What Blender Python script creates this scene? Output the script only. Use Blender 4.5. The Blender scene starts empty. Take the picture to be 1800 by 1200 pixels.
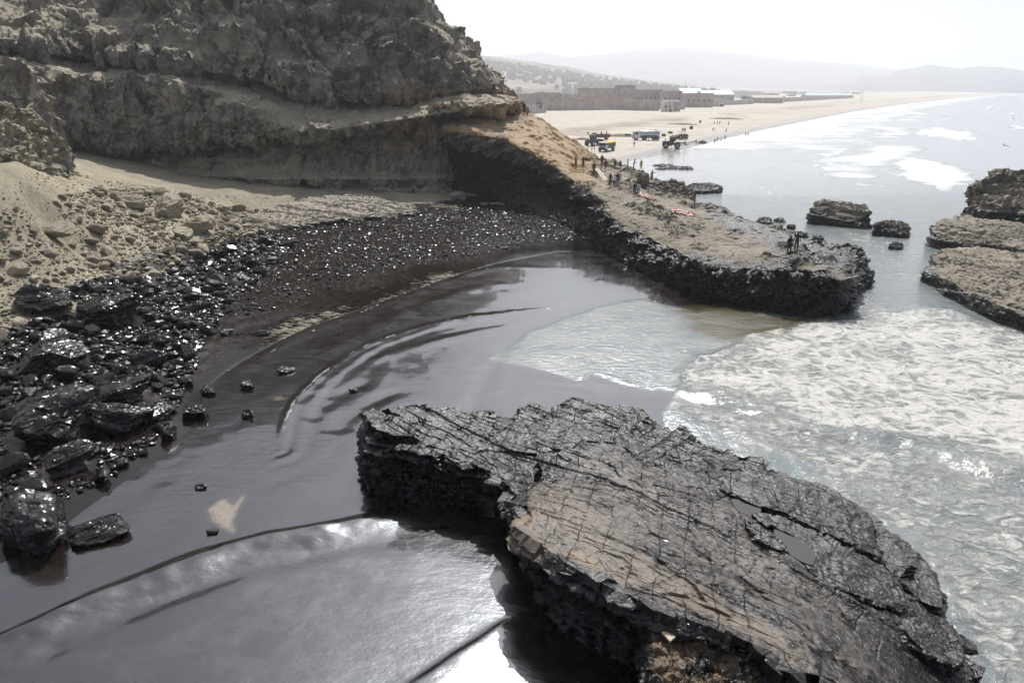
import bpy, bmesh, math, random
import numpy as np
from mathutils import Vector, Matrix

# ------------------------------------------------------------------ camera, sky, sun, exposure
SC = bpy.context.scene
COL = SC.collection
CAM_H = 17.0
PITCH = math.radians(20.26)
FPX = 1200.0                       # focal length in pixels of the 1800 wide photograph
cam_d = bpy.data.cameras.new('camera'); cam = bpy.data.objects.new('camera', cam_d); COL.objects.link(cam)
cam.location = (0, 0, CAM_H); cam.rotation_euler = (math.pi / 2 - PITCH, 0, 0)
cam_d.sensor_width = 36; cam_d.lens = 36 * FPX / 1800; cam_d.clip_start = 0.5; cam_d.clip_end = 60000
SC.camera = cam

SUN_EL = math.radians(53); SUN_AZ = math.radians(9)      # azimuth measured from +Y towards +X
world = bpy.data.worlds.new('World'); SC.world = world; world.use_nodes = True
wn = world.node_tree; wn.nodes.clear()
sky = wn.nodes.new('ShaderNodeTexSky'); sky.sky_type = 'NISHITA'; sky.sun_disc = False
sky.sun_elevation = SUN_EL; sky.sun_rotation = SUN_AZ
sky.air_density = 1.0; sky.dust_density = 5.5; sky.ozone_density = 1.0; sky.altitude = 0
hsv = wn.nodes.new('ShaderNodeHueSaturation'); hsv.inputs['Saturation'].default_value = 0.6
bg = wn.nodes.new('ShaderNodeBackground'); bg.inputs['Strength'].default_value = 0.088
wo = wn.nodes.new('ShaderNodeOutputWorld')
wn.links.new(sky.outputs[0], hsv.inputs['Color']); tint = wn.nodes.new('ShaderNodeMix'); tint.data_type = 'RGBA'; tint.blend_type = 'MULTIPLY'; tint.inputs[0].default_value = 1; tint.inputs[7].default_value = (.94, .985, 1.06, 1)   # marine haze, slightly blue
wn.links.new(hsv.outputs[0], tint.inputs[6]); wn.links.new(tint.outputs[2], bg.inputs['Color']); wn.links.new(bg.outputs[0], wo.inputs['Surface'])
sun_d = bpy.data.lights.new('sun', 'SUN'); sun_d.energy = 4.9; sun_d.angle = math.radians(0.6); sun_d.color = (1.0, 0.97, 0.925)
sun = bpy.data.objects.new('sun', sun_d); COL.objects.link(sun); sun.location = (20, 60, 120)
_sv = Vector((math.sin(SUN_AZ) * math.cos(SUN_EL), math.cos(SUN_AZ) * math.cos(SUN_EL), math.sin(SUN_EL)))
sun.rotation_euler = (-_sv).to_track_quat('-Z', 'Y').to_euler()
SC.view_settings.view_transform = 'Standard'; SC.view_settings.look = 'None'
SC.view_settings.exposure = 0.07; SC.view_settings.gamma = 1.0; SC.view_settings.use_curve_mapping = False
SC.cycles.use_denoising = True
SC.cycles.max_bounces = 5; SC.cycles.diffuse_bounces = 2; SC.cycles.glossy_bounces = 3; SC.cycles.volume_bounces = 2
SC.cycles.use_adaptive_sampling = True; SC.cycles.adaptive_threshold = 0.03
HAZE_DENSITY = 0.00026

random.seed(7); RNG = np.random.default_rng(7)
F32 = np.float32

# ------------------------------------------------------------------ where a sight line of the photograph meets a level or a distance
CT, ST = math.cos(PITCH), math.sin(PITCH)
def ray(u, v):
    dx = (u - 900) / FPX; dy = (v - 600) / FPX
    return np.array([dx, CT - dy * ST, -ST - dy * CT])
def at(u, v, Y):
    r = ray(u, v); return np.array([0, 0, CAM_H]) + r * (Y / r[1])
def atz(u, v, z):
    r = ray(u, v); return np.array([0, 0, CAM_H]) + r * ((z - CAM_H) / r[2])
def atzs(pts, z=0.0): return np.array([atz(u, v, z)[:2] for u, v in pts])

# ------------------------------------------------------------------ numpy noise
_G = RNG.normal(size=(256, 3)); _G /= np.linalg.norm(_G, axis=1)[:, None]; _G = (_G * 1.5).astype(F32)
def _h(ix, iy, iz, seed):
    h = (ix.astype(np.uint32) * np.uint32(374761393) + iy.astype(np.uint32) * np.uint32(668265263)
         + iz.astype(np.uint32) * np.uint32(2147483647 - 58) + np.uint32((seed * 974711) & 0xffffffff))
    h = (h ^ (h >> np.uint32(13))) * np.uint32(1274126177)
    return h ^ (h >> np.uint32(16))
def perlin(P, seed=0):
    P = np.asarray(P, F32); I = np.floor(P); f = P - I; I = I.astype(np.int32)
    w = f * f * f * (f * (f * 6 - 15) + 10)
    out = np.zeros(len(P), F32)
    for dx in (0, 1):
        wx = w[:, 0] if dx else 1 - w[:, 0]
        for dy in (0, 1):
            wy = wx * (w[:, 1] if dy else 1 - w[:, 1])
            for dz in (0, 1):
                g = _G[_h(I[:, 0] + dx, I[:, 1] + dy, I[:, 2] + dz, seed) & np.uint32(255)]
                out += wy * (w[:, 2] if dz else 1 - w[:, 2]) * (g[:, 0] * (f[:, 0] - dx) + g[:, 1] * (f[:, 1] - dy) + g[:, 2] * (f[:, 2] - dz))
    return out
def fbm(P, octv=4, seed=0, gain=0.5, ridged=False):
    P = np.asarray(P, F32); a = 1.0; s = 0; o = np.zeros(len(P), F32)
    for k in range(octv):
        n = perlin(P * F32(2.03 ** k) + F32(k * 17.3), seed + k)
        o += a * ((1 - 2 * np.abs(n)) if ridged else n); s += a; a *= gain
    return o / s
def h01(i, seed=0):
    i = np.asarray(i).astype(np.int64).astype(np.int32)
    return (_h(i, i * 0 + 3, i * 0 + 7, seed) & np.uint32(65535)).astype(F32) / 65535
def worley(P, seed=0, jit=0.9):
    P = np.asarray(P, F32); I = np.floor(P).astype(np.int32); f = P - I
    F1 = np.full(len(P), 9, F32); F2 = F1.copy(); ID = np.zeros(len(P), F32)
    for dx in (-1, 0, 1):
        for dy in (-1, 0, 1):
            for dz in (-1, 0, 1):
                h = _h(I[:, 0] + dx, I[:, 1] + dy, I[:, 2] + dz, seed)
                px = dx + .5 + jit * ((h & np.uint32(255)).astype(F32) / 255 - .5) - f[:, 0]
                py = dy + .5 + jit * (((h >> np.uint32(8)) & np.uint32(255)).astype(F32) / 255 - .5) - f[:, 1]
                pz = dz + .5 + jit * (((h >> np.uint32(16)) & np.uint32(255)).astype(F32) / 255 - .5) - f[:, 2]
                d = px * px + py * py + pz * pz
                lt = d < F1
                F2 = np.where(lt, F1, np.minimum(F2, d)); ID = np.where(lt, ((h >> np.uint32(24)) & np.uint32(255)).astype(F32) / 255, ID)
                F1 = np.where(lt, d, F1)
    return np.sqrt(F1), np.sqrt(F2), ID
def facets(P, seed=0):
    """broken planes: every cell carries its own tilted face; also returns how near the next face is"""
    P = np.asarray(P, F32); I = np.floor(P).astype(np.int32); f = P - I
    F1 = np.full(len(P), 9, F32); F2 = F1.copy(); val = np.zeros(len(P), F32)
    for dx in (-1, 0, 1):
        for dy in (-1, 0, 1):
            for dz in (-1, 0, 1):
                h = _h(I[:, 0] + dx, I[:, 1] + dy, I[:, 2] + dz, seed)
                px = dx + .05 + .9 * ((h & np.uint32(255)).astype(F32) / 255) - f[:, 0]
                py = dy + .05 + .9 * (((h >> np.uint32(8)) & np.uint32(255)).astype(F32) / 255) - f[:, 1]
                pz = dz + .05 + .9 * (((h >> np.uint32(16)) & np.uint32(255)).astype(F32) / 255) - f[:, 2]
                d = px * px + py * py + pz * pz; lt = d < F1; g = _G[(h >> np.uint32(7)) & np.uint32(255)]
                v = g[:, 0] * px + g[:, 1] * py + g[:, 2] * pz + .7 * (((h >> np.uint32(24)) & np.uint32(255)).astype(F32) / 255 - .5)
                F2 = np.where(lt, F1, np.minimum(F2, d)); val = np.where(lt, v, val); F1 = np.where(lt, d, F1)
    return val, np.sqrt(F2) - np.sqrt(F1)
def sstep(a, b, x):
    t = np.clip((x - a) / (b - a), 0, 1); return t * t * (3 - 2 * t)
def in_poly(xy, poly):
    x, y = xy[:, 0], xy[:, 1]; c = np.zeros(len(xy), bool); n = len(poly)
    for i in range(n):
        x1, y1 = poly[i]; x2, y2 = poly[(i + 1) % n]
        c ^= ((y1 > y) != (y2 > y)) & (x < (x2 - x1) * (y - y1) / (y2 - y1 + 1e-12) + x1)
    return c
def seg_dist(xy, line):
    """distance to a polyline, signed side (left positive) and parameter 0..1 along it"""
    D = np.full(len(xy), 1e9); S = np.zeros(len(xy)); T = np.zeros(len(xy)); n = len(line) - 1
    for i in range(n):
        a, b = line[i], line[i + 1]; ab = b - a; L2 = ab @ ab + 1e-12
        t = np.clip(((xy - a) @ ab) / L2, 0, 1); q = xy - (a + t[:, None] * ab); d = np.hypot(q[:, 0], q[:, 1])
        m = d < D; D[m] = d[m]; S[m] = (ab[0] * q[m, 1] - ab[1] * q[m, 0]); T[m] = (i + t[m]) / n
    return D, np.sign(S), T
def poly_sd(xy, poly):
    D, _, _ = seg_dist(xy, np.vstack([poly, poly[:1]])); return np.where(in_poly(xy, poly), D, -D)
class TPS:
    def __init__(s, xy, z, reg=1e-3, scale=30.0):
        s.sc = scale; s.c = np.asarray(xy, float) / scale; n = len(s.c)
        K = s._k(s.c) + reg * np.eye(n); Pm = np.hstack([np.ones((n, 1)), s.c])
        A = np.block([[K, Pm], [Pm.T, np.zeros((3, 3))]]); s.w = np.linalg.solve(A, np.concatenate([z, np.zeros(3)]))
    def _k(s, q):
        d2 = ((q[:, None, :] - s.c[None]) ** 2).sum(-1); return 0.5 * d2 * np.log(d2 + 1e-12)
    def __call__(s, xy):
        q = np.asarray(xy, float) / s.sc; o = np.empty(len(q))
        for i in range(0, len(q), 60000):
            b = q[i:i + 60000]; o[i:i + 60000] = s._k(b) @ s.w[:-3] + s.w[-3] + b @ s.w[-2:]
        return o

# ------------------------------------------------------------------ mesh helpers
def tag(o, label=None, cat=None, group=None, kind=None):
    if label: o['label'] = label
    if cat: o['category'] = cat
    if group: o['group'] = group
    if kind: o['kind'] = kind
    return o
def link(o, parent=None):
    COL.objects.link(o)
    if parent is not None: o.parent = parent
    return o
def empty(name, loc=(0, 0, 0), rz=0.0):
    o = bpy.data.objects.new(name, None); o.empty_display_size = 0.3
    o.location = loc; o.rotation_euler = (0, 0, rz); return link(o)
def np_mesh(name, V, Q, mat=None, smooth=True, attrs=None, cols=None):
    """V (n,3); Q (m,4) or (m,3) index array"""
    me = bpy.data.meshes.new(name); k = Q.shape[1]
    me.vertices.add(len(V)); me.vertices.foreach_set('co', np.ascontiguousarray(V, F32).ravel())
    me.loops.add(Q.size); me.loops.foreach_set('vertex_index', np.ascontiguousarray(Q, np.int32).ravel())
    me.polygons.add(len(Q)); me.polygons.foreach_set('loop_start', np.arange(0, Q.size, k, dtype=np.int32))
    me.polygons.foreach_set('use_smooth', np.full(len(Q), smooth))
    me.update(calc_edges=True)
    for nm, a in (attrs or {}).items():
        at_ = me.attributes.new(nm, 'FLOAT', 'POINT'); at_.data.foreach_set('value', np.ascontiguousarray(a, F32))
    for nm, a in (cols or {}).items():
        at_ = me.attributes.new(nm, 'FLOAT_COLOR', 'POINT')
        at_.data.foreach_set('color', np.ascontiguousarray(np.hstack([a, np.ones((len(a), 1))]), F32).ravel())
    if mat: me.materials.append(mat)
    return me
def np_obj(name, V, Q, mat=None, smooth=True, parent=None, attrs=None, cols=None):
    return link(bpy.data.objects.new(name, np_mesh(name, V, Q, mat, smooth, attrs, cols)), parent)
def grid_quads(nr, nc, wrap=False):
    i = np.arange(nr - 1)[:, None]; j = np.arange(nc if wrap else nc - 1)[None]
    j2 = (j + 1) % nc
    return np.stack([i * nc + j, i * nc + j2, (i + 1) * nc + j2, (i + 1) * nc + j], -1).reshape(-1, 4)
def grid_normals(G, wrap=False):
    if wrap: du = np.roll(G, -1, 1) - np.roll(G, 1, 1)
    else: du = np.gradient(G, axis=1)
    dv = np.gradient(G, axis=0); n = np.cross(du, dv)
    return n / (np.linalg.norm(n, axis=-1, keepdims=True) + 1e-9)
def catmull(C, n, axis=0, closed=False):
    """resample control array along axis with a Catmull-Rom spline, even in mean chord length"""
    C = np.moveaxis(np.asarray(C, float), axis, 0); m = len(C)
    if closed: E = np.concatenate([C[-1:], C, C[:2]]); nseg = m
    else: E = np.concatenate([2 * C[:1] - C[1:2], C, 2 * C[-1:] - C[-2:-1]]); nseg = m - 1
    ch = np.linalg.norm(E[2:2 + nseg] - E[1:1 + nseg], axis=-1).reshape(nseg, -1).mean(1) + 1e-6
    cum = np.concatenate([[0], np.cumsum(ch)]); s = np.linspace(0, cum[-1], n, endpoint=not closed)
    k = np.clip(np.searchsorted(cum, s, 'right') - 1, 0, nseg - 1); t = (s - cum[k]) / ch[k]
    t = t.reshape((-1,) + (1,) * (C.ndim - 1)); p0, p1, p2, p3 = E[k], E[k + 1], E[k + 2], E[k + 3]
    m1 = (p2 - p0) * .5; m2 = (p3 - p1) * .5
    o = (2 * t**3 - 3 * t**2 + 1) * p1 + (t**3 - 2 * t**2 + t) * m1 + (-2 * t**3 + 3 * t**2) * p2 + (t**3 - t**2) * m2
    return np.moveaxis(o, 0, axis)

class MB:
    """collects boxes, bars, tubes and lathes into one mesh object"""
    def __init__(s): s.bm = bmesh.new()
    def box(s, c, size, rot=None, bevel=0.0):
        r = bmesh.ops.create_cube(s.bm, size=1.0); vs = r['verts']
        M = Matrix.Translation(c) @ (rot.to_4x4() if rot else Matrix()) @ Matrix.Diagonal((*size, 1))
        bmesh.ops.transform(s.bm, matrix=M, verts=vs)
        if bevel:
            es = list({e for v in vs for e in v.link_edges}); bmesh.ops.bevel(s.bm, geom=es, offset=bevel, segments=2, affect='EDGES')
        return s
    def prism(s, pts, x0, x1, axis='x'):
        """extrude a 2D outline (a,b) along an axis"""
        def mk(p, x): return {'x': (x, p[0], p[1]), 'y': (p[0], x, p[1]), 'z': (p[0], p[1], x)}[axis]
        A = [s.bm.verts.new(mk(p, x0)) for p in pts]; B = [s.bm.verts.new(mk(p, x1)) for p in pts]; n = len(pts)
        s.bm.faces.new(A[::-1]); s.bm.faces.new(B)
        for i in range(n): s.bm.faces.new((A[i], A[(i + 1) % n], B[(i + 1) % n], B[i]))
        return s
    def bar(s, a, b, r, seg=8, r2=None):
        a, b = Vector(a), Vector(b); d = b - a
        M = Matrix.Translation((a + b) / 2) @ d.to_track_quat('Z', 'Y').to_matrix().to_4x4()
        bmesh.ops.create_cone(s.bm, cap_ends=True, segments=seg, radius1=r, radius2=r if r2 is None else r2, depth=d.length, matrix=M); return s
    def plank(s, a, b, w, t):
        a, b = Vector(a), Vector(b); d = b - a
        return s.box((a + b) / 2, (w, t, d.length), d.to_track_quat('Z', 'Y').to_matrix())
    def build(s, name, mat, parent=None, smooth=False):
        bmesh.ops.recalc_face_normals(s.bm, faces=s.bm.faces)
        me = bpy.data.meshes.new(name); s.bm.to_mesh(me); s.bm.free(); me.materials.append(mat)
        if smooth: me.polygons.foreach_set('use_smooth', np.full(len(me.polygons), True))
        return link(bpy.data.objects.new(name, me), parent)

# ------------------------------------------------------------------ materials
class NT:
    def __init__(s, name):
        s.m = bpy.data.materials.new(name); s.m.use_nodes = True; s.t = s.m.node_tree; s.t.nodes.clear()
        s.out = s.t.nodes.new('ShaderNodeOutputMaterial'); s.b = s.t.nodes.new('ShaderNodeBsdfPrincipled')
        s.t.links.new(s.b.outputs[0], s.out.inputs['Surface'])
    def n(s, typ, ins=None, **props):
        nd = s.t.nodes.new('ShaderNode' + typ)
        for k, v in props.items(): setattr(nd, k, v)
        for k, v in (ins or {}).items(): s.set(nd.inputs[k], v)
        return nd
    def set(s, sock, v):
        if isinstance(v, bpy.types.NodeSocket): s.t.links.new(v, sock)
        elif isinstance(v, (tuple, list)) and len(v) == 3 and sock.type == 'RGBA': sock.default_value = (*v, 1)
        else: sock.default_value = v
    def pos(s): return s.n('NewGeometry').outputs['Position']
    def attr(s, nm, out='Fac'): return s.n('Attribute', attribute_name=nm).outputs[out]
    def mapping(s, vec, scale=(1, 1, 1), rot=(0, 0, 0)): return s.n('Mapping', {'Vector': vec, 'Scale': scale, 'Rotation': rot}).outputs[0]
    def noise(s, vec, scale, detail=4, rough=.55, dist=0.0, out='Fac'):
        return s.n('TexNoise', {'Vector': vec, 'Scale': scale, 'Detail': detail, 'Roughness': rough, 'Distortion': dist}).outputs[out]
    def vor(s, vec, scale, feature='F1', out='Distance', rnd=1.0): return s.n('TexVoronoi', {'Vector': vec, 'Scale': scale, 'Randomness': rnd}, feature=feature).outputs[out]
    def ramp(s, fac, a, b, ca=0.0, cb=1.0): return s.n('MapRange', {'Value': fac, 'From Min': a, 'From Max': b, 'To Min': ca, 'To Max': cb}, interpolation_type='SMOOTHSTEP').outputs[0]
    def math(s, op, a, b=0.0, clamp=False): return s.n('Math', {0: a, 1: b}, operation=op, use_clamp=clamp).outputs[0]
    def mix(s, f, a, b):
        nd = s.t.nodes.new('ShaderNodeMix'); nd.data_type = 'RGBA'
        s.set(nd.inputs[0], f); s.set(nd.inputs[6], a); s.set(nd.inputs[7], b); return nd.outputs[2]
    def mul(s, a, b):
        nd = s.t.nodes.new('ShaderNodeMix'); nd.data_type = 'RGBA'; nd.blend_type = 'MULTIPLY'
        nd.inputs[0].default_value = 1; s.set(nd.inputs[6], a); s.set(nd.inputs[7], b); return nd.outputs[2]
    def bump(s, h, dist, strength=1.0, normal=None):
        ins = {'Height': h, 'Distance': dist, 'Strength': strength}
        if normal is not None: ins['Normal'] = normal
        return s.n('Bump', ins).outputs[0]
    def done(s, **ins):
        for k, v in ins.items(): s.set(s.b.inputs[k.replace('_', ' ')], v)
        return s.m
_plain = {}
def plain(name, col, rough=.7, metal=0.0, var=.18, scale=3.0, spec=.5):
    """painted or worn surface with a little mottling"""
    if name in _plain: return _plain[name]
    t = NT(name); tc = t.n('TexCoord').outputs['Object']
    n = t.noise(tc, scale, 5); f = t.ramp(n, .3, .7, 1 - var, 1 + var)
    c = t.mul(col, t.n('CombineColor', {0: f, 1: f, 2: f}).outputs[0])
    _plain[name] = t.done(Base_Color=c, Roughness=rough, Metallic=metal, Specular_IOR_Level=spec, Normal=t.bump(n, .02, .3))
    return _plain[name]

OIL_COL = (0.011, 0.0095, 0.009)
def rock_material(name, ca, cb, dust, strata_rot=(0, 0, 0), strata=(.25, .25, 1.6), bump=.12, joints=0.0, dustamt=1.0, oil_rough=.3, rough=.88, spec=.25, oil_scale=.9, oil_var=.55, crack=0.0):
    t = NT(name); p = t.pos()
    def grey(v): return t.n('CombineColor', {0: v, 1: v, 2: v}).outputs[0]
    big = t.noise(p, .16, 3, .6); fine = t.noise(p, 1.9, 5, .68)
    st = t.noise(t.mapping(p, strata, strata_rot), 1.0, 4, .65, .4)
    col = t.mix(t.ramp(big, .35, .65), ca, cb)
    v = t.math('MULTIPLY', t.ramp(st, .25, .75, .55, 1.4), t.ramp(fine, .25, .75, .6, 1.4))
    col = t.mul(col, grey(v))
    col = t.mix(t.attr('tan'), col, t.mix(t.ramp(fine, .35, .65), (.40, .245, .11), (.52, .355, .185)))
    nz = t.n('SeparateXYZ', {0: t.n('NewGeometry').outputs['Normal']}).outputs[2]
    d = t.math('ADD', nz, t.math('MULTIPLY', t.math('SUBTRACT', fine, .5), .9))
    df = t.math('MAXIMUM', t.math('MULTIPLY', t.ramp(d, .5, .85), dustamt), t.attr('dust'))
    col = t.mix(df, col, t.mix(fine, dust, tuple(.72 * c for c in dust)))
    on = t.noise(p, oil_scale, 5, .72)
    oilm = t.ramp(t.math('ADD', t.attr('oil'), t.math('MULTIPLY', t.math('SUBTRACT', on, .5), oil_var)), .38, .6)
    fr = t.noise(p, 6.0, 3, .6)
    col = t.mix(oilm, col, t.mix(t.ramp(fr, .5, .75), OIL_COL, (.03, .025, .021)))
    ro = t.n('MapRange', {'Value': oilm, 'To Min': t.math('ADD', rough, t.math('MULTIPLY', t.math('SUBTRACT', fr, .5), .3)) if rough < .8 else rough, 'To Max': t.ramp(fr, .3, .7, oil_rough - .14, oil_rough + .16)}).outputs[0]
    h = t.math('ADD', t.noise(p, 2.2, 6, .72), t.math('MULTIPLY', st, .9))
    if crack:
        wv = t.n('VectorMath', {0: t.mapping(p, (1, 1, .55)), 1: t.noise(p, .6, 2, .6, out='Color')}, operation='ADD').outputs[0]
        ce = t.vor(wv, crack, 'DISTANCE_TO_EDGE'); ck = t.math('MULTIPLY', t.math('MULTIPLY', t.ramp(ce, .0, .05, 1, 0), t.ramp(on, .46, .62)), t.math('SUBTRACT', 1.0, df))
        col = t.mul(col, grey(t.n('MapRange', {'Value': ck, 'To Min': 1, 'To Max': .35}).outputs[0])); h = t.math('SUBTRACT', h, t.math('MULTIPLY', ck, .8))  # cracks cut in relief, their crevice shade deepened in the colour too
    if joints:
        # straight joints in three directions, broken and of uneven depth
        wob = t.noise(p, .5, 3, .6); sep = t.n('SeparateXYZ', {0: p}); x, y = sep.outputs[0], sep.outputs[1]; J = None; JC = None
        brk = t.noise(p, .9, 2, .6)
        for (cx, cy, fq, wb, wd, dp) in ((.466, .885, 1.75, 1.3, .045, 1.0), (.97, -.25, 1.15, 1.6, .03, .8), (.62, .78, 3.9, 1.9, .06, .45), (.86, .5, 2.3, 1.8, .035, .5)):
            q = t.math('ADD', t.math('ADD', t.math('MULTIPLY', x, cx * fq), t.math('MULTIPLY', y, cy * fq)), t.math('MULTIPLY', wob, wb * .6))
            e = t.math('ABSOLUTE', t.math('SUBTRACT', t.math('FRACT', q), .5))
            k = t.math('MULTIPLY', t.ramp(e, 0, wd, 1, 0), t.ramp(t.math('ADD', brk, t.math('MULTIPLY', t.math('SUBTRACT', on, .5), .7)), .40 if dp > .6 else .48, .58, 0, dp))
            J = k if J is None else t.math('MAXIMUM', J, k)
        h = t.math('SUBTRACT', t.math('MULTIPLY', h, 1.0), t.math('MULTIPLY', J, joints / bump))
        col = t.mul(col, grey(t.n('MapRange', {'Value': J, 'To Min': 1, 'To Max': .3}).outputs[0]))
    return t.done(Base_Color=col, Roughness=ro, Specular_IOR_Level=t.n('MapRange', {'Value': oilm, 'To Min': spec, 'To Max': .6}).outputs[0], Normal=t.bump(h, bump, 1.0))
#__MATERIALS_END__
# ------------------------------------------------------------------ ground: one sheet from the cove to the far plain
_gc = [  # cove bed, shore and scree: photograph point and level
 (200,1190,-1.0),(600,1190,-1.4),(500,1000,-.8),(300,1050,-.6),(700,850,-.9),(600,750,-.55),(900,650,-1.0),(1100,600,-1.2),(1300,560,-1.2),
 (1100,900,-1.5),(1500,900,-2),(1600,650,-2),(20,1100,-.5),(100,1010,-.2),(-150,1010,.2),(-150,1150,-.1),
 (180,900,-.08),(300,800,-.06),(370,690,-.05),(430,640,-.04),(520,590,-.03),(640,545,-.02),(760,502,-.02),(870,468,-.02),(1000,445,-.02),(1060,445,-.05),
 (0,960,.1),(120,850,.25),(230,760,.35),(270,690,.5),(340,610,.5),(440,540,.5),(600,475,.45),(800,428,.4),(950,408,.35),
 (-150,760,1.3),(0,740,1.0),(100,660,1.0),(0,620,1.5),(100,565,1.5),(250,500,1.35),(400,430,1.2),(500,398,1.15),(640,378,1.1),(740,368,1.0),(820,360,.9),(900,365,.8),(970,385,.6),
 (-150,560,3.0),(0,540,2.5),(150,470,2.6),(330,398,2.4),(450,368,2.1),(600,355,1.9),
 (0,450,5.0),(100,415,4.6),(200,365,4.9),(280,340,4.8),(-150,440,6.2),
 (0,335,9.2),(60,335,8.4),(130,303,7.6),(250,302,5.6),(350,330,4.0),(450,338,3.4),(600,339,2.6),(720,343,2.0),(800,340,1.6),(860,345,1.2)]
_gp = np.array([atz(*g) for g in _gc])
_tps = TPS(_gp[:, :2], _gp[:, 2], reg=2e-4)
_sh = np.array([atz(u, v, 0) for u, v in [(1020, 318), (1050, 300), (1100, 286), (1180, 270), (1250, 251), (1310, 236), (1400, 217), (1500, 197), (1600, 182), (1700, 171), (1800, 164.5), (1900, 161.2)]])
def shore_x(y): return np.interp(y, _sh[:, 1], _sh[:, 0])
def cove_spine_x(y): return np.interp(y, [50, 57, 112, 130], [32, 30, 2, -8])
def ground_z(xy, rough=True):
    xy = np.asarray(xy, float); x, y = xy[:, 0], xy[:, 1]
    zc = np.clip(_tps(xy), -2.2, 10.5)
    s = (shore_x(y) - x)
    ang = np.interp(y, [100, 250, 600, 2500], [.55, .62, .75, .8]); s = s * ang
    zb = np.interp(s, [-60, -8, 0, 12, 45, 130, 260, 420, 900, 3000, 9000], [-2.5, -.35, 0, .28, 1.6, 2.7, 3.6, 7.5, 14, 40, 90])
    wfar = sstep(110, 122, y)
    z = zc * (1 - wfar) + zb * wfar
    right = (x > cove_spine_x(y) + 4) & (y < 122)
    wr = sstep(0, 6, x - cove_spine_x(y) - 3) * (1 - sstep(112, 125, y))
    z = z * (1 - wr) + (-2.0) * wr
    z = np.where(z < 0, z * 2.2 - .03 * sstep(0, -.03, z), z)
    if rough:
        P = np.stack([x, y, z * 0], 1)
        a = sstep(.02, .5, z)
        n1 = fbm(P / 5.0, 4, 11); n2 = fbm(P / .9, 3, 12)
        near = 1 - sstep(120, 200, y)
        z = z + a * (near * (.22 * n1 + .10 * n2 * (1 - sstep(60, 130, y))) + (1 - near) * (.35 * fbm(P / 26.0, 4, 13) * sstep(.4, 1.6, z)))
    return z
def rz_steps():
    r = [20.0]
    while r[-1] < 11500:
        q = r[-1] - 11; r.append(r[-1] + min(max(q * q / 17 * .0024, .08), q * .03))
    return np.array(r)
_R = rz_steps(); _A = np.radians(np.linspace(-47, 47, 620))
_gx = _R[:, None] * np.sin(_A)[None]; _gy = _R[:, None] * np.cos(_A)[None] - 14.0
_XY = np.stack([_gx.ravel(), _gy.ravel()], 1); _NR, _NC = len(_R), len(_A)
_Q = grid_quads(_NR, _NC)
_Z = ground_z(_XY)
def compact(V, Q, attrs, cols=None):
    used = np.zeros(len(V), bool); used[Q.ravel()] = True; idx = np.cumsum(used) - 1
    return V[used], idx[Q], {k: a[used] for k, a in attrs.items()}, {k: a[used] for k, a in (cols or {}).items()}

# ground material: colour of the ground itself plus oil lying on it
def ground_material():
    t = NT('shore_ground'); p = t.pos()
    col = t.attr('albedo', 'Color'); fine = t.noise(p, 3.0, 5, .7); mid = t.noise(p, .35, 3, .6); vfar = t.noise(t.mapping(p, (.02, .09, .1)), 1.0, 4, .65)
    f = t.math('MULTIPLY', t.ramp(fine, .25, .75, .72, 1.25), t.ramp(mid, .3, .7, .85, 1.15))
    f = t.math('MULTIPLY', f, t.ramp(vfar, .3, .7, .86, 1.12))
    col = t.mul(col, t.n('CombineColor', {0: f, 1: f, 2: f}).outputs[0])
    st = t.noise(t.mapping(p, (1.3, 4.5, 1), (0, 0, .55)), 1.0, 5, .72, .5)
    oil = t.ramp(t.math('ADD', t.attr('oil'), t.math('MULTIPLY', t.math('SUBTRACT', st, .5), 2.0)), .30, .52)
    col = t.mix(oil, col, t.mix(t.ramp(fine, .45, .7), (.012, .0085, .007), (.03, .022, .017)))
    wet = t.attr('wet')
    col = t.mix(wet, col, t.mul(col, (.45, .43, .42)))
    r = t.n('MapRange', {'Value': oil, 'To Min': .93, 'To Max': t.ramp(fine, .3, .7, .12, .32)}).outputs[0]
    r = t.math('MULTIPLY', r, t.n('MapRange', {'Value': wet, 'To Min': 1, 'To Max': .25}).outputs[0])
    h = t.math('ADD', t.noise(p, 5.0, 6, .7), t.math('MULTIPLY', t.noise(p, .8, 4), 1.5))
    bs = t.n('MapRange', {'Value': t.attr('wet'), 'To Min': 1, 'To Max': .04}).outputs[0]
    return t.done(Base_Color=col, Roughness=r, Normal=t.bump(h, .07, t.math('MULTIPLY', bs, t.n('MapRange', {'Value': oil, 'To Min': 1, 'To Max': .22}).outputs[0])), Specular_IOR_Level=t.n('MapRange', {'Value': oil, 'To Min': .3, 'To Max': .3}).outputs[0])
M_GROUND = ground_material()
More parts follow.
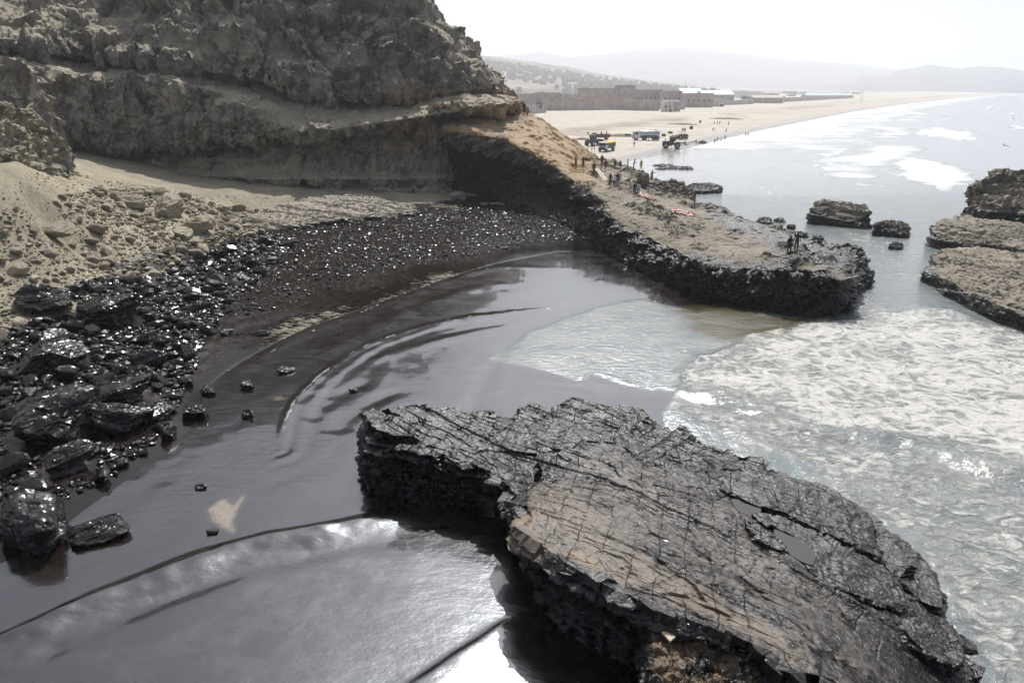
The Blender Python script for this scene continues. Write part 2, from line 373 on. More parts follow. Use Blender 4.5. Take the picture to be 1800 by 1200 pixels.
def ground_attrs(XY, Z):
    x, y = XY[:, 0], XY[:, 1]; P = np.stack([x, y, Z * 0], 1)
    cove = (y < 118) & (x < cove_spine_x(y) + 5)
    n = fbm(P / 7, 4, 21)
    lvl = np.interp(x, [-60, -30, -10, 5], [1.75, 1.5, 1.15, 1.3])
    oil = np.where(cove, 1 - sstep(-.12, .3, Z + .28 * n - lvl), 0.0); win = np.zeros(len(XY))
    # bare sand windows along the run-up line
    for (u, v, ru, rv, am) in [(545,572,95,15,.84),(505,577,60,13,.8),(700,528,85,15,.84),(775,494,60,15,.86),(850,481,70,12,.8),(640,550,80,13,.76),(450,685,45,12,.8),(425,645,35,11,.75),(470,645,50,10,.7),(345,655,40,12,.5),(905,474,50,8,.5),(610,535,120,12,.36),(740,490,120,12,.36),(560,548,110,10,.3)]:
        c = atz(u, v, .05); c1 = atz(u + ru, v - ru * .45, .05); ax = (c1 - c)[:2]; L = np.hypot(*ax); ax = ax / L
        W = abs(atz(u, v - rv, .05)[1] - c[1]); q = XY - c[:2]; a = q @ ax / L; b = (q @ np.array([-ax[1], ax[0]])) / W
        win = np.maximum(win, am * np.exp(-(a * a + b * b) * 1.2))
    oil = oil - win * np.where(cove, 1, 0) * (.75 + .5 * fbm(np.stack([x / 2.2, y / 1.1, x * 0], 1), 4, 24))
    scree = np.array([.30, .265, .195]); sand = np.array([.47, .425, .36]); town = np.array([.30, .25, .22])
    w = sstep(112, 125, y)[:, None]
    col = scree * (1 - w) + sand * w
    s = (shore_x(y) - x) * .65
    wt = (sstep(260, 330, s + 40 * fbm(P / 60, 3, 5)) * w[:, 0])[:, None]; col = col * (1 - wt) + town * wt
    # churned brown band of dug sand across the beach
    band = np.exp(-((s - 42 - 10 * fbm(P / 30, 3, 31)) / 10) ** 2) * sstep(.42, .62, .5 + .6 * fbm(np.stack([x / 25, y / 60, y * 0], 1), 4, 33)) * w[:, 0] * sstep(140, 190, y)
    col = col * (1 - .55 * band[:, None]) + np.array([.17, .13, .09]) * .55 * band[:, None]
    wet = np.where(cove, .75 * (1 - sstep(.04, .3, Z + .2 * n)), (1 - sstep(.05, .32, Z)) * w[:, 0])
    return {'oil': np.clip(oil, 0, 1.2), 'wet': wet}, {'albedo': col}
_at, _co = ground_attrs(_XY, _Z)
_keep = (_Z[_Q] > -.9).any(1)
V, Q, A_, C_ = compact(np.column_stack([_XY, _Z]), _Q[_keep], _at, _co)
ground = np_obj('ground', V, Q, M_GROUND, True, None, A_, C_); tag(ground, kind='structure')

# ------------------------------------------------------------------ water: sea and the oil covered cove, one continuous surface in two objects
W_OIL_EDGE = atzs([(1165,725),(1195,680),(1225,640),(1300,610),(1340,592),(1400,565),(1470,552),(1500,530),(1540,480),(1300,420),(1000,330),(600,320),(0,380),(-500,700),(-500,1300),(400,1600),(1250,1600),(1300,1300),(1200,900)])
W_CLEAN = atzs([(862,628),(935,580),(1050,543),(1130,528),(1220,548),(1330,546),(1400,556),(1345,592),(1300,612),(1230,642),(1192,684),(1150,684),(1090,668),(1050,656),(1015,668),(950,650)])
W_FOAM1 = atzs([(1200,662),(1228,628),(1300,606),(1345,585),(1400,568),(1470,560),(1560,548),(1640,545),(1720,560),(1800,590),(2000,640),(2000,930),(1800,850),(1700,815),(1560,770),(1430,765),(1300,720),(1215,690)])
W_FOAM2 = atzs([(1180,700),(1300,700),(1450,750),(1600,780),(1800,850),(2000,900),(2200,1200),(1800,1300),(1690,1180),(1560,950),(1380,810),(1160,725)])
FAR_FOAM = [  # breakers: outline, strength
 ([(1440,268),(1470,258),(1495,262),(1470,280),(1480,300),(1530,310),(1590,318),(1530,316),(1455,308),(1432,292)], 1.0),
 ([(1560,300),(1578,268),(1600,276),(1660,283),(1715,300),(1728,312),(1670,342),(1630,330),(1590,318)], 1.0),
 ([(1590,232),(1640,220),(1690,228),(1740,236),(1710,250),(1660,246),(1620,240)], .95),
 ([(1625,212),(1660,202),(1700,204),(1680,214),(1640,222)], .8),
 ([(1740,200),(1780,196),(1810,199),(1780,207)], .95), ([(1755,178),(1800,176),(1850,180),(1800,184)], .7), ([(1690,184),(1730,180),(1745,184),(1710,190)], .6),
 ([(1470,318),(1520,318),(1560,328),(1510,333)], .7), ([(1305,308),(1330,318),(1370,335),(1400,352),(1388,358),(1340,334),(1310,320)], .75), ([(1300,300),(1350,278),(1420,262),(1440,250),(1520,215),(1600,190),(1640,186),(1540,225),(1450,270),(1400,300),(1350,310)], .62),
 ([(1500,205),(1600,186),(1700,174),(1760,169),(1720,176),(1620,196),(1520,222),(1440,248),(1430,240)], .8),
 ([(1180,300),(1290,262),(1330,250),(1310,275),(1240,310),(1190,320)], .45),
 ([(1480,520),(1530,500),(1560,530),(1600,548),(1500,556)], .45), ([(1540,420),(1600,410),(1640,450),(1600,520),(1530,470)], .33), ([(1440,380),(1500,405),(1620,400),(1560,440),(1480,430)], .3)]
CRESTS = [  # points, height, half width towards the shore, half width seaward
 ([(-200,1215),(0,1128),(200,1040),(400,965),(600,925),(720,905),(810,898)], .27, .32, 1.25),
 ([(-200,1290),(0,1180),(200,1085),(420,1000),(620,958),(760,930)], -.12, 1.0, .6),
 ([(487,790),(500,735),(530,690),(580,645),(650,605),(760,568),(900,548),(1010,535),(1065,522)], .09, .14, 1.6),
 ([(400,672),(440,640),(500,603),(600,562),(700,522),(790,490),(870,468),(960,470),(1080,472)], .06, .12, 1.0),
 ([(540,745),(575,712),(620,682),(670,660)], -.05, .9, .5), ([(590,765),(620,730),(680,695),(740,680)], -.045, .9, .5),
 ([(825,735),(840,700),(862,655),(890,610),(945,582)], -.05, .5, .6),
 ([(700,1225),(790,1165),(860,1120),(930,1066)], .10, .22, 1.2), ([(1062,472),(1060,500),(1068,522)], .06, .3, .5),
 ([(540,640),(620,590),(720,545),(820,510),(900,498),(1000,500)], .05, .5, 1.2), ([(640,640),(760,600),(880,575),(980,560)], .05, .4, 1.0),
 ([(1015,668),(1050,656),(1100,668),(1150,685)], .05, .2, .4)]
def water_fields(XY):
    x, y = XY[:, 0], XY[:, 1]; P = np.stack([x, y, x * 0], 1); r = np.hypot(x, y)
    wp = P + 2.2 * np.stack([fbm(P / 6, 3, 41), fbm(P / 6, 3, 42), x * 0], 1) * np.clip(r / 60, .15, 6)[:, None]
    xyw = wp[:, :2].astype(float)
    so = poly_sd(XY, W_OIL_EDGE); oil = sstep(-.25, .25, so)
    cl = poly_sd(xyw * .5 + XY * .5, W_CLEAN); oil = oil * (1 - sstep(-.5, .25, cl))
    f1 = poly_sd(xyw, W_FOAM1); f2 = poly_sd(xyw, W_FOAM2)
    edge = seg_dist(xyw, atzs([(1190,690),(1200,662),(1228,628),(1300,606),(1345,585),(1400,568),(1470,560),(1560,548)])); edge, esd, ett = edge
    front = (esd > 0) & (ett > .001) & (ett < .999)
    foam = np.where(front, sstep(-.4, .6, f1), sstep(-3.5, 3.2, f1)) * (.60 + .12 * fbm(P / 5, 3, 47)) + .22 * np.exp(-edge / 1.1) * sstep(-.5, .4, f1); foam = np.maximum(foam, .62 * sstep(-.35, .4, f1) * np.exp(-edge / 3.0)) ; foam = np.maximum(foam, (.47 + .12 * fbm(P / 3.5, 3, 48)) * sstep(-.5, 1.5, f2))
    for pl, st in FAR_FOAM:
        w_ = atzs(pl); c = w_.mean(0); R_ = np.hypot(*(w_ - c).T).max() * 1.5
        m = ((x - c[0]) ** 2 + (y - c[1]) ** 2 < R_ * R_)
        if not m.any(): continue
        d = poly_sd(xyw[m], w_); k = .012 * np.hypot(*c)
        foam[m] = np.maximum(foam[m], (.12 + .66 * st) * sstep(-k * 1.6, k * 1.8, d))
    for ln, am in ((CRESTS[2][0], .62), (CRESTS[3][0], .5), (CRESTS[-1][0], .6)):
        L = catmull(atzs(ln), 40); c = L.mean(0); m = np.hypot(x - c[0], y - c[1]) < 60; d, sd, tt = seg_dist(XY[m] * .8 + xyw[m] * .2, L)
        foam[m] = np.maximum(foam[m], am * np.exp(-((d + .12 * sd) / (.10 + .12 * np.clip(fbm(np.stack([x[m], y[m], x[m] * 0], 1), 3, 49) + .3, 0, 1))) ** 2) * sstep(-.15, .25, fbm(np.stack([x[m] / 1.4, y[m] / 1.4, x[m] * 0], 1), 3, 50) + .12) * sstep(0, .08, tt) * sstep(1, .9, tt))
    s = (shore_x(y) - x) * .62
    sw = (np.sin((s + 9 * fbm(P / 70, 3, 51)) / 7.5) * .5 + .5) ** 3
    foam = np.maximum(foam, (y > 125) * np.clip(.62 * sstep(-160, -4, s) * (.35 + sw) * sstep(.35, .6, .5 + .5 * fbm(P / 40, 3, 52)), 0, 1))
    wash = sstep(165, 230, y) * sstep(-44, -26, s + 9 * fbm(P / 45, 3, 56)) * (.64 + .3 * fbm(P / 25, 3, 57)); foam = np.maximum(foam, wash)
    for off, wd, st_, sd_ in ((-66, 5, .8, 58), (-98, 5, .75, 59), (-140, 6, .8, 60), (-200, 7, .7, 71)):
        row_ = np.exp(-((s - off + 22 * fbm(P / 110, 3, sd_)) / wd) ** 2) * sstep(.0, .3, fbm(np.stack([x / 90, y / 90, x * 0], 1), 2, sd_ + 5) + .05) * sstep(200, 300, y); foam = np.maximum(foam, st_ * row_)
    foam = np.maximum(foam, (y > 118) * .45 * np.exp(-((s + 1.0) / 1.2) ** 2))
    z = .03 * fbm(P / 3.0, 3, 61) * sstep(10, 16, r)
    for pts, hgt, wa, wb in CRESTS:
        L = catmull(atzs(pts), 40); c = L.mean(0); R_ = np.hypot(*(L - c).T).max() + 6
        m = ((x - c[0]) ** 2 + (y - c[1]) ** 2 < R_ * R_)
        d, sd, tt = seg_dist(XY[m] * .8 + xyw[m] * .2, L)
        wdt = np.where(sd > 0, wa, wb); wdt = wdt * (1 + .45 * fbm(np.stack([x[m] / 2.5, y[m] / 2.5, x[m] * 0], 1), 3, 69)); pr = np.exp(-(d / wdt) ** 2) * (1 + .5 * fbm(np.stack([x[m] / 1.8, y[m] / 1.8, x[m] * 0], 1), 3, 70)) * sstep(0, .12, tt) * sstep(1, .68, tt)
        z[m] += hgt * pr
    L = catmull(atzs([(487,790),(500,735),(530,690),(580,645),(650,605),(760,568),(900,548),(1010,535)]), 40); d, sd, tt = seg_dist(XY + .3 * (xyw - XY), L); m = (sd < 0) & (d < 9)
    z += np.where(m, .014 * np.sin(d * 6.283 / (.75 + .12 * d)) * np.exp(-d / 3.2) * sstep(0, .3, d), 0)
    fz = sstep(-1.0, .6, f1); z += fz * (.26 + .16 * fbm(P / 1.3, 4, 62) + .25 * fbm(P / 6, 2, 63)) * np.exp(-np.maximum(f1, 0) / 14) + sstep(-.5, 1.5, f2) * (.12 * fbm(P / .9, 4, 66) + .1 * fbm(np.stack([(x + y) / 1.2, (y - x) / 4, x * 0], 1), 3, 67))
    opens = (1 - oil) * (1 - sstep(-.5, .3, cl))
    z += opens * .10 * fbm(np.stack([x / 2.5, y / 5, x * 0], 1), 3, 64) * (1 - sstep(150, 400, r))
    # one gap in the film where the sand shows
    hole = atzs([(368,893),(392,878),(410,890),(428,872),(416,895),(406,915),(411,935),(392,925),(375,912)])
    hs = sstep(-.2, .16, poly_sd(XY, hole) + .12 * fbm(P / .35, 3, 68)); 
    film = .5 + .5 * fbm(np.stack([x / 1.6, y / 1.6, x * 0], 1), 4, 65)
    streak = np.zeros(len(XY))
    for (u, v, ru, rv, am) in [(400,815,40,16,.75),(470,690,45,10,.6),(360,840,25,8,.5),(500,700,40,8,.5),(300,915,15,4,.6)]:
        c = atz(u, v, 0); W_ = abs(atz(u, v - rv, 0)[1] - c[1]); L_ = ru / FPX * c[1]; q = XY - c[:2]
        streak += am * np.exp(-((q[:, 0] / L_) ** 2 + (q[:, 1] / W_) ** 2))
    bare = np.clip(np.maximum(hs, sstep(.55, .75, streak * .75 + (film - .5) * 1.4 * (streak > .1))), 0, 1)
    # thin film is rougher behind the bore front
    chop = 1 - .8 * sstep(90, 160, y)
    shallow = (y > 118) * (.85 * np.exp(-np.abs(np.minimum(s, 0)) / 16) + .35 * np.exp(-np.abs(np.minimum(s, 0)) / 70) * np.clip(.5 + fbm(P / 30, 3, 55), 0, 1))  # paler by the beach: sand under thin water, plus sky glare put into colour
    murk_reflect = sstep(-1.2, .8, poly_sd(xyw, atzs([(1180,545),(1290,540),(1400,555),(1470,556),(1400,572),(1340,596),(1290,598),(1220,580)])))  # murky water, with the dark wall's reflection painted into its colour
    Lr = catmull(atzs([(-300,1260),(0,1128),(200,1040),(400,965),(600,925),(720,905),(900,890)]), 40); dr, sr, _ = seg_dist(XY, Lr); ruffle = sstep(-.3, .5, -sr * dr)
    return z, {'ruffle': ruffle, 'murk_reflect': murk_reflect, 'shallow': np.clip(shallow, 0, 1), 'chop': chop, 'oil': oil, 'foam': np.clip(foam, 0, 1), 'bare': bare * oil}
def water_material():
    t = NT('sea_water_and_oil'); p = t.pos()
    oil, foam, bare = t.attr('oil'), t.attr('foam'), t.attr('bare')
    wob = t.n('VectorMath', {0: p, 1: t.n('VectorMath', {0: t.noise(p, .35, 3, .6, out='Color'), 1: (3.0, 3.0, 0)}, operation='MULTIPLY').outputs[0]}, operation='ADD').outputs[0]
    n1 = t.noise(t.mapping(wob, (1, 1.7, 1), (0, 0, .5)), 1.7, 6, .75); nbig = t.noise(t.mapping(p, (1, 2.0, 1), (0, 0, .45)), .22, 5, .65, 1.0)
    nfar = t.noise(t.mapping(p, (.045, .30, 1), (0, 0, .25)), 1.0, 6, .72)
    cell = t.vor(wob, .9, 'DISTANCE_TO_EDGE'); lace = t.ramp(cell, .0, .34, .14, 0)
    pat = t.math('ADD', t.math('MULTIPLY', n1, .85), t.math('ADD', t.math('MULTIPLY', nbig, .62), t.math('MULTIPLY', nfar, -.18)))
    pf = t.math('ADD', t.math('MULTIPLY', nfar, .75), t.math('MULTIPLY', t.noise(t.mapping(p, (.16, 1.1, 1), (0, 0, .2)), 1.0, 5, .78), .6))
    pat = t.n('MapRange', {'Value': t.attr('chop'), 'From Min': .25, 'From Max': .9, 'To Min': pf, 'To Max': t.math('SUBTRACT', pat, lace)}).outputs[0]
    ff = t.ramp(t.math('SUBTRACT', foam, pat), -.22, .20)
    ff = t.math('MULTIPLY', ff, t.ramp(foam, .02, .14))
    deep = t.mix(t.ramp(nbig, .35, .65), (.15, .18, .19), (.22, .23, .215)); deep = t.mix(t.math('SUBTRACT', 1.0, t.attr('chop')), deep, (.26, .29, .31)); deep = t.mix(t.attr('shallow'), deep, (.40, .39, .37))  # far and shallow water lightened, partly as painted sky glare
    film = t.noise(t.mapping(p, (.5, 1.0, 1), (0, 0, .45)), .5, 5, .6, 1.2)
    col = t.mix(oil, deep, t.mix(t.ramp(film, .4, .7), (.012, .0075, .0055), (.022, .016, .013)))
    col = t.mix(t.math('MULTIPLY', t.attr('murk_reflect'), t.ramp(film, .3, .6, .5, 1)), col, (.10, .085, .045))
    col = t.mix(t.math('MULTIPLY', bare, t.ramp(n1, .25, .6, .45, .95)), col, (.25, .20, .14))
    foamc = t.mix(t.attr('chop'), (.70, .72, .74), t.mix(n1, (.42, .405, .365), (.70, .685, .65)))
    col = t.mix(ff, col, foamc)
    rough = t.n('MapRange', {'Value': oil, 'To Min': .14, 'To Max': t.n('MapRange', {'Value': t.attr('ruffle'), 'To Min': t.ramp(film, .35, .7, .10, .22), 'To Max': t.ramp(film, .35, .7, .23, .31)}).outputs[0]}).outputs[0]
    rough = t.n('MapRange', {'Value': ff, 'To Min': rough, 'To Max': .8}).outputs[0]
    rip = t.noise(t.mapping(p, (1, 1.8, 1), (0, 0, .3)), 1.6, 4, .6); rip2 = t.noise(t.mapping(p, (1, 2.2, 1), (0, 0, .2)), 7.0, 3, .6)
    calm = t.math('MULTIPLY', t.n('MapRange', {'Value': oil, 'To Min': .075, 'To Max': .02}).outputs[0], t.attr('chop'))
    h = t.math('ADD', t.math('MULTIPLY', t.math('ADD', rip, t.math('MULTIPLY', rip2, .22)), calm), t.math('MULTIPLY', ff, t.math('MULTIPLY', n1, .22)))
    nrm = t.bump(h, 1.0, 1.0)
    spec = t.n('MapRange', {'Value': oil, 'To Min': .5, 'To Max': 1.0}).outputs[0]
    return t.done(Base_Color=col, Roughness=rough, Normal=nrm, Specular_IOR_Level=t.n('MapRange', {'Value': ff, 'To Min': spec, 'To Max': .3}).outputs[0], IOR=1.52,
                  Specular_Tint=t.mix(oil, (1, 1, 1), (.84, .91, 1.0)), Coat_Tint=(1, 1, 1), Coat_Weight=oil, Coat_Roughness=.06, Coat_IOR=1.5)
M_WATER = water_material()
_wk = (_Z[_Q] < .12).any(1)
_used = np.unique(_Q[_wk]); _wz = np.zeros(len(_XY)); _wa = {k: np.zeros(len(_XY)) for k in ('oil', 'foam', 'bare', 'chop', 'shallow', 'murk_reflect', 'ruffle')}
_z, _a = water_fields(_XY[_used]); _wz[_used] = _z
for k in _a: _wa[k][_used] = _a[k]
_wz = np.where(_Z > -.02, np.minimum(_wz, _Z * 0 + .02), _wz)
_cove = poly_sd(_XY[_used], W_OIL_EDGE) > 0; _cm = np.zeros(len(_XY), bool); _cm[_used] = _cove
_isc = _cm[_Q].all(1)
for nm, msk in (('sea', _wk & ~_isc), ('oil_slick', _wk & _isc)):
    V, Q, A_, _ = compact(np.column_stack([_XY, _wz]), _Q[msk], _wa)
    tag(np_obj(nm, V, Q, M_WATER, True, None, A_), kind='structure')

# ------------------------------------------------------------------ hills and mountains beyond the plain
def hill_material(name, a, b):
    t = NT(name); p = t.pos(); n = t.noise(t.mapping(p, (.004, .004, .008)), 1.0, 8, .65); f = t.noise(p, .02, 6, .7)
    return t.done(Base_Color=t.mix(t.ramp(t.math('ADD', t.math('MULTIPLY', n, .6), t.math('MULTIPLY', f, .4)), .35, .62), a, b), Roughness=.95, Normal=t.bump(f, 6.0, .8), Specular_IOR_Level=.1)
def hill(name, sky_pts, dist, depth, mat, seed, base_z):
    u = np.array([q[0] for q in sky_pts], float); v = np.array([q[1] for q in sky_pts], float)
    nu, nd = 260, 60
    uu = np.linspace(u[0], u[-1], nu); vv = np.interp(uu, u, v)
    cr = np.array([at(a, b, dist) for a, b in zip(uu, vv)])
    tt = np.linspace(-1, 1, nd)
    X = cr[None, :, 0] * (1 + tt[:, None] * depth / dist); Y = dist + tt[:, None] * depth + 0 * X
    prof = np.clip(1 - np.abs(tt), 0, 1)[:, None] ** 1.05
    P = np.stack([X.ravel(), Y.ravel(), X.ravel() * 0], 1) / (depth * .45)
    rn = fbm(P, 6, seed, .55, True).reshape(nd, nu)
    H = (cr[None, :, 2] - base_z)
    Z = base_z + H * prof * (1 + .55 * rn * (1 - prof ** 2.0) ) + H * .10 * (fbm(P * 4, 4, seed + 9).reshape(nd, nu)) * prof
    Z[0] = base_z - 30; Z[-1] = base_z - 30
    o = np_obj(name, np.stack([X, Y, Z], -1).reshape(-1, 3), grid_quads(nd, nu), mat, True); tag(o, kind='structure'); return Z
M_HILL = hill_material('dry_hill', (.20, .175, .145), (.34, .31, .27)); M_MTN = hill_material('bare_mountain', (.10, .095, .09), (.20, .185, .17))
hill('hillside', [(560,60),(700,78),(820,96),(870,101),(930,110),(1000,120),(1060,131),(1130,141),(1200,150),(1270,158),(1340,163)], 2300, 1150, M_HILL, 3, 14)
hill('small_hill', [(1040,170),(1080,160),(1110,150),(1150,146),(1190,151),(1240,160),(1280,170)], 2000, 380, M_HILL, 13, 12)
hill('mountain', [(500,60),(700,85),(820,98),(880,99),(950,92),(1000,101),(1060,97),(1130,88),(1200,85),(1260,91),(1330,99),(1400,107),(1500,113),(1560,121),(1650,135),(1800,150)], 6800, 2200, M_MTN, 5, 20)
hill('mountain_ridge', [(1300,170),(1380,160),(1450,150),(1500,144),(1520,131),(1545,137),(1580,124),(1630,114),(1660,118),(1690,123),(1720,118),(1760,119),(1800,125),(1900,132),(2050,160)], 4700, 1300, M_MTN, 7, 5)
hill('headland_hill', [(1700,172),(1730,160),(1770,148),(1800,142),(1850,140),(1950,146),(2100,170)], 3700, 600, M_MTN, 9, 0)

# ------------------------------------------------------------------ cliff
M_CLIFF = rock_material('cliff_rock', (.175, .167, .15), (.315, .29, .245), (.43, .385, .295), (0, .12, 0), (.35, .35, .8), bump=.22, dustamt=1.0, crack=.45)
M_PALE = rock_material('pale_ledge_rock', (.17, .155, .13), (.30, .27, .225), (.48, .43, .35), (0, .1, 0), (.4, .4, 2.2), bump=.16, dustamt=.8)
M_LEDGE = rock_material('ledge_rock', (.13, .118, .097), (.26, .235, .19), (.37, .325, .255), (0, .1, 0), (.4, .4, 2.2), bump=.16, dustamt=.55)
def rock_disp(P, N, amp=1.0, s=1.0, seed=0, bed=(.10, .05, 1.0), strata=.35, thick=1.2, block=.35, fine=.12, vert=.3):
    """how far a rock face stands out: broad swells, bedding steps, joint blocks, fine break"""
    P = np.asarray(P, F32)
    d = .9 * s * fbm(P / (7 * s), 4, seed)
    h = P @ np.array(bed, F32) + .7 * s * fbm(P / (5 * s), 3, seed + 3); k = np.floor(h / (thick * s)); fr = h / (thick * s) - k
    a0 = h01(k, seed); a1 = h01(k + 1, seed); w = sstep(.8, 1.0, fr)
    d += strata * s * ((a0 * (1 - w) + a1 * w) - .5) * 2 * (1 - .25 * np.cos(fr * 6.283))
    if vert: d += vert * s * fbm(P * np.array([1, 1, .28], F32) / (1.7 * s), 3, seed + 8, .55, True)
    if block:
        Q_ = P * np.array([1, 1, 1.5], F32) / (1.35 * s) + .35 * fbm(P / (1.5 * s), 2, seed + 5)[:, None]
        v1, e1 = facets(Q_, seed + 6); d += block * s * (1.1 * v1 - .35 * (1 - sstep(0, .10, e1)))
        v2, e2 = facets(Q_ * F32(2.6), seed + 7); d += block * s * .42 * v2
    d += fine * s * fbm(P / (.7 * s), 4, seed + 12, .6, True)
    return amp * d
def I(u, pts): return np.interp(u, [p[0] for p in pts], [p[1] for p in pts])
BASE = [(-400,335),(0,322),(130,306),(250,309),(340,332),(460,338),(600,338),(720,338),(800,338),(900,345)]
BBOT = [(-400,240),(0,250),(100,252),(220,263),(310,259),(415,253),(500,241),(590,232),(675,220),(800,200),(900,190)]
BTOP = [(-400,96),(0,112),(100,123),(165,138),(240,138),(310,143),(350,153),(430,176),(500,199),(560,214),(620,213),(700,198),(800,174),(900,172)]
ABOT = [(-400,60),(0,84),(65,92),(150,98),(210,101),(280,112),(320,121),(390,133),(450,144),(500,164),(565,178),(625,182),(725,173),(820,158),(900,160)]
YB = [(-400,74),(0,95),(130,103),(250,108),(400,104),(550,103),(700,106),(800,110),(900,112)]
def u_sil(v): return np.interp(v, [-650,-450,-250,-100,0,40,80,120,160,190,340], [-250,20,360,600,722,765,797,830,862,880,890])
def build_cliff():
    rows = []
    fr = np.linspace(0, 1, 26)
    def row(vf, dyf):
        u0 = -420; us = 860.0
        for _ in range(3): us = float(u_sil(vf(us)))
        pts = []
        for f in fr:
            u = u0 + f * (us - u0); pts.append(at(u, vf(u), I(u, YB) + (dyf(u) if callable(dyf) else dyf)))
        e = pts[-1]; up = max(e[2] - 4, 0) * .2
        pts += [e + (2.5, 7, -up * .2), e + (3, 18, -1 - up * .6), e + (-4, 45, -4 - up * 1.6)]
        rows.append(pts)
    row(lambda u: I(u, BASE) + 14, .3); row(lambda u: I(u, BASE), .3)
    row(lambda u: I(u, BASE) - 11, lambda u: I(u, [(-400, 1), (250, 2), (420, 1.4), (750, 1.4), (900, 3)]))
    row(lambda u: I(u, BASE) - 24, lambda u: I(u, [(-400, 2), (250, 3.4), (420, .6), (750, .8), (900, 3)]))
    row(lambda u: I(u, BASE) - 30, lambda u: I(u, [(-400, 3), (250, 4.2), (420, 2.2), (750, 2.4), (900, 4)]))
    row(lambda u: .55 * I(u, BBOT) + .45 * (I(u, BASE) - 30), 5.0)
    row(lambda u: I(u, BBOT) + 4, 6.2)
    row(lambda u: I(u, BBOT), 2.2); row(lambda u: I(u, BBOT) * .75 + I(u, BTOP) * .25, 1.4)
    row(lambda u: .45 * I(u, BBOT) + .55 * I(u, BTOP), 2.2); row(lambda u: I(u, BTOP) + 3, 4.2)
    row(lambda u: .6 * I(u, BTOP) + .4 * I(u, ABOT), 7.0); row(lambda u: I(u, ABOT) + 2.5, 9.4)
    KU = [(-400, 1.5), (150, 1.45), (330, 1.1), (480, .86), (650, .8), (760, .95), (900, 1.2)]
    row(lambda u: I(u, ABOT) - 1, 7.2); row(lambda u: I(u, ABOT) - 30, lambda u: 7.2 + 1.4 * I(u, KU)); row(lambda u: I(u, ABOT) - 90, lambda u: 7.2 + 6 * I(u, KU))
    row(lambda u: I(u, ABOT) - 170, lambda u: 7.2 + 12.5 * I(u, KU)); row(lambda u: I(u, ABOT) - 300, lambda u: 7.2 + 24 * I(u, KU)); row(lambda u: I(u, ABOT) - 460, lambda u: 7.2 + 40 * I(u, KU)); row(lambda u: I(u, ABOT) - 640, lambda u: 7.2 + 60 * I(u, KU))
    C = np.array(rows); nr, nc = 450, 640
    G = catmull(catmull(C, nr, 0), nc, 1); N = grid_normals(G)
    if N[nr // 2, nc // 2, 1] > 0: N = -N
    P = G.reshape(-1, 3); Nf = N.reshape(-1, 3)
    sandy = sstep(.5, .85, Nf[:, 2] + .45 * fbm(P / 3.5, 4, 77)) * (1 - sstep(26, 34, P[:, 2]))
    low = (1 - sstep(5.5, 8.0, P[:, 2] + 1.2 * fbm(P / 6, 3, 78)))
    rk = 1 - .7 * sandy; up = sstep(15, 19, P[:, 2])
    W3 = .35 * np.stack([fbm(P / 4, 2, 95), fbm(P / 4, 2, 94), fbm(P / 4, 2, 93)], 1)
    d = rock_disp(P, Nf, 1.0, 1.25, 100, bed=(.13, .05, 1.0), block=0, strata=.5, thick=1.9, vert=.35, fine=.16)
    f1, e1 = facets(P * np.array([1, 1, .7], F32) / 6.5 + W3, 96); f2, e2 = facets(P * np.array([1, 1, .62], F32) / 2.7 + W3, 97); f3, e3 = facets(P * np.array([1, 1, .8], F32) / 1.15 + W3, 98)
    d = (d + (.3 + .7 * up) * (2.1 * f1 - .4 * (1 - sstep(0, .06, e1))) + .8 * f2 - .3 * (1 - sstep(0, .07, e2)) + .42 * f3) * rk
    Pd = P + Nf * d[:, None]
    tan = sstep(500, 800, P[:, 0] * 0 + 0) * 0
    right = sstep(-32, -4, P[:, 0]); tan = np.maximum(.75 * right * sstep(.25, .7, sandy + .3 * low), .6 * sstep(-26, -8, P[:, 0] + 4 * fbm(P / 5, 3, 82)) * sstep(7, 9, P[:, 2])) * (1 - sstep(15.5, 18, P[:, 2]))
    blk = sstep(-16, -4, P[:, 0] + 3 * fbm(P / 5, 3, 79)) * (1 - sstep(7.5, 10.5, P[:, 2] + 1.5 * fbm(P / 4, 3, 80)))  # black cave wall: oil stain with the cave's shadow painted in
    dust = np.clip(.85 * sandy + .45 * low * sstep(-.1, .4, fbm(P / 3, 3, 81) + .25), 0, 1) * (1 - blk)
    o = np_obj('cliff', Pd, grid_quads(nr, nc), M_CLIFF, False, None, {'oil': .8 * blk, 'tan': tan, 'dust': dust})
    tag(o, kind='structure')
build_cliff()

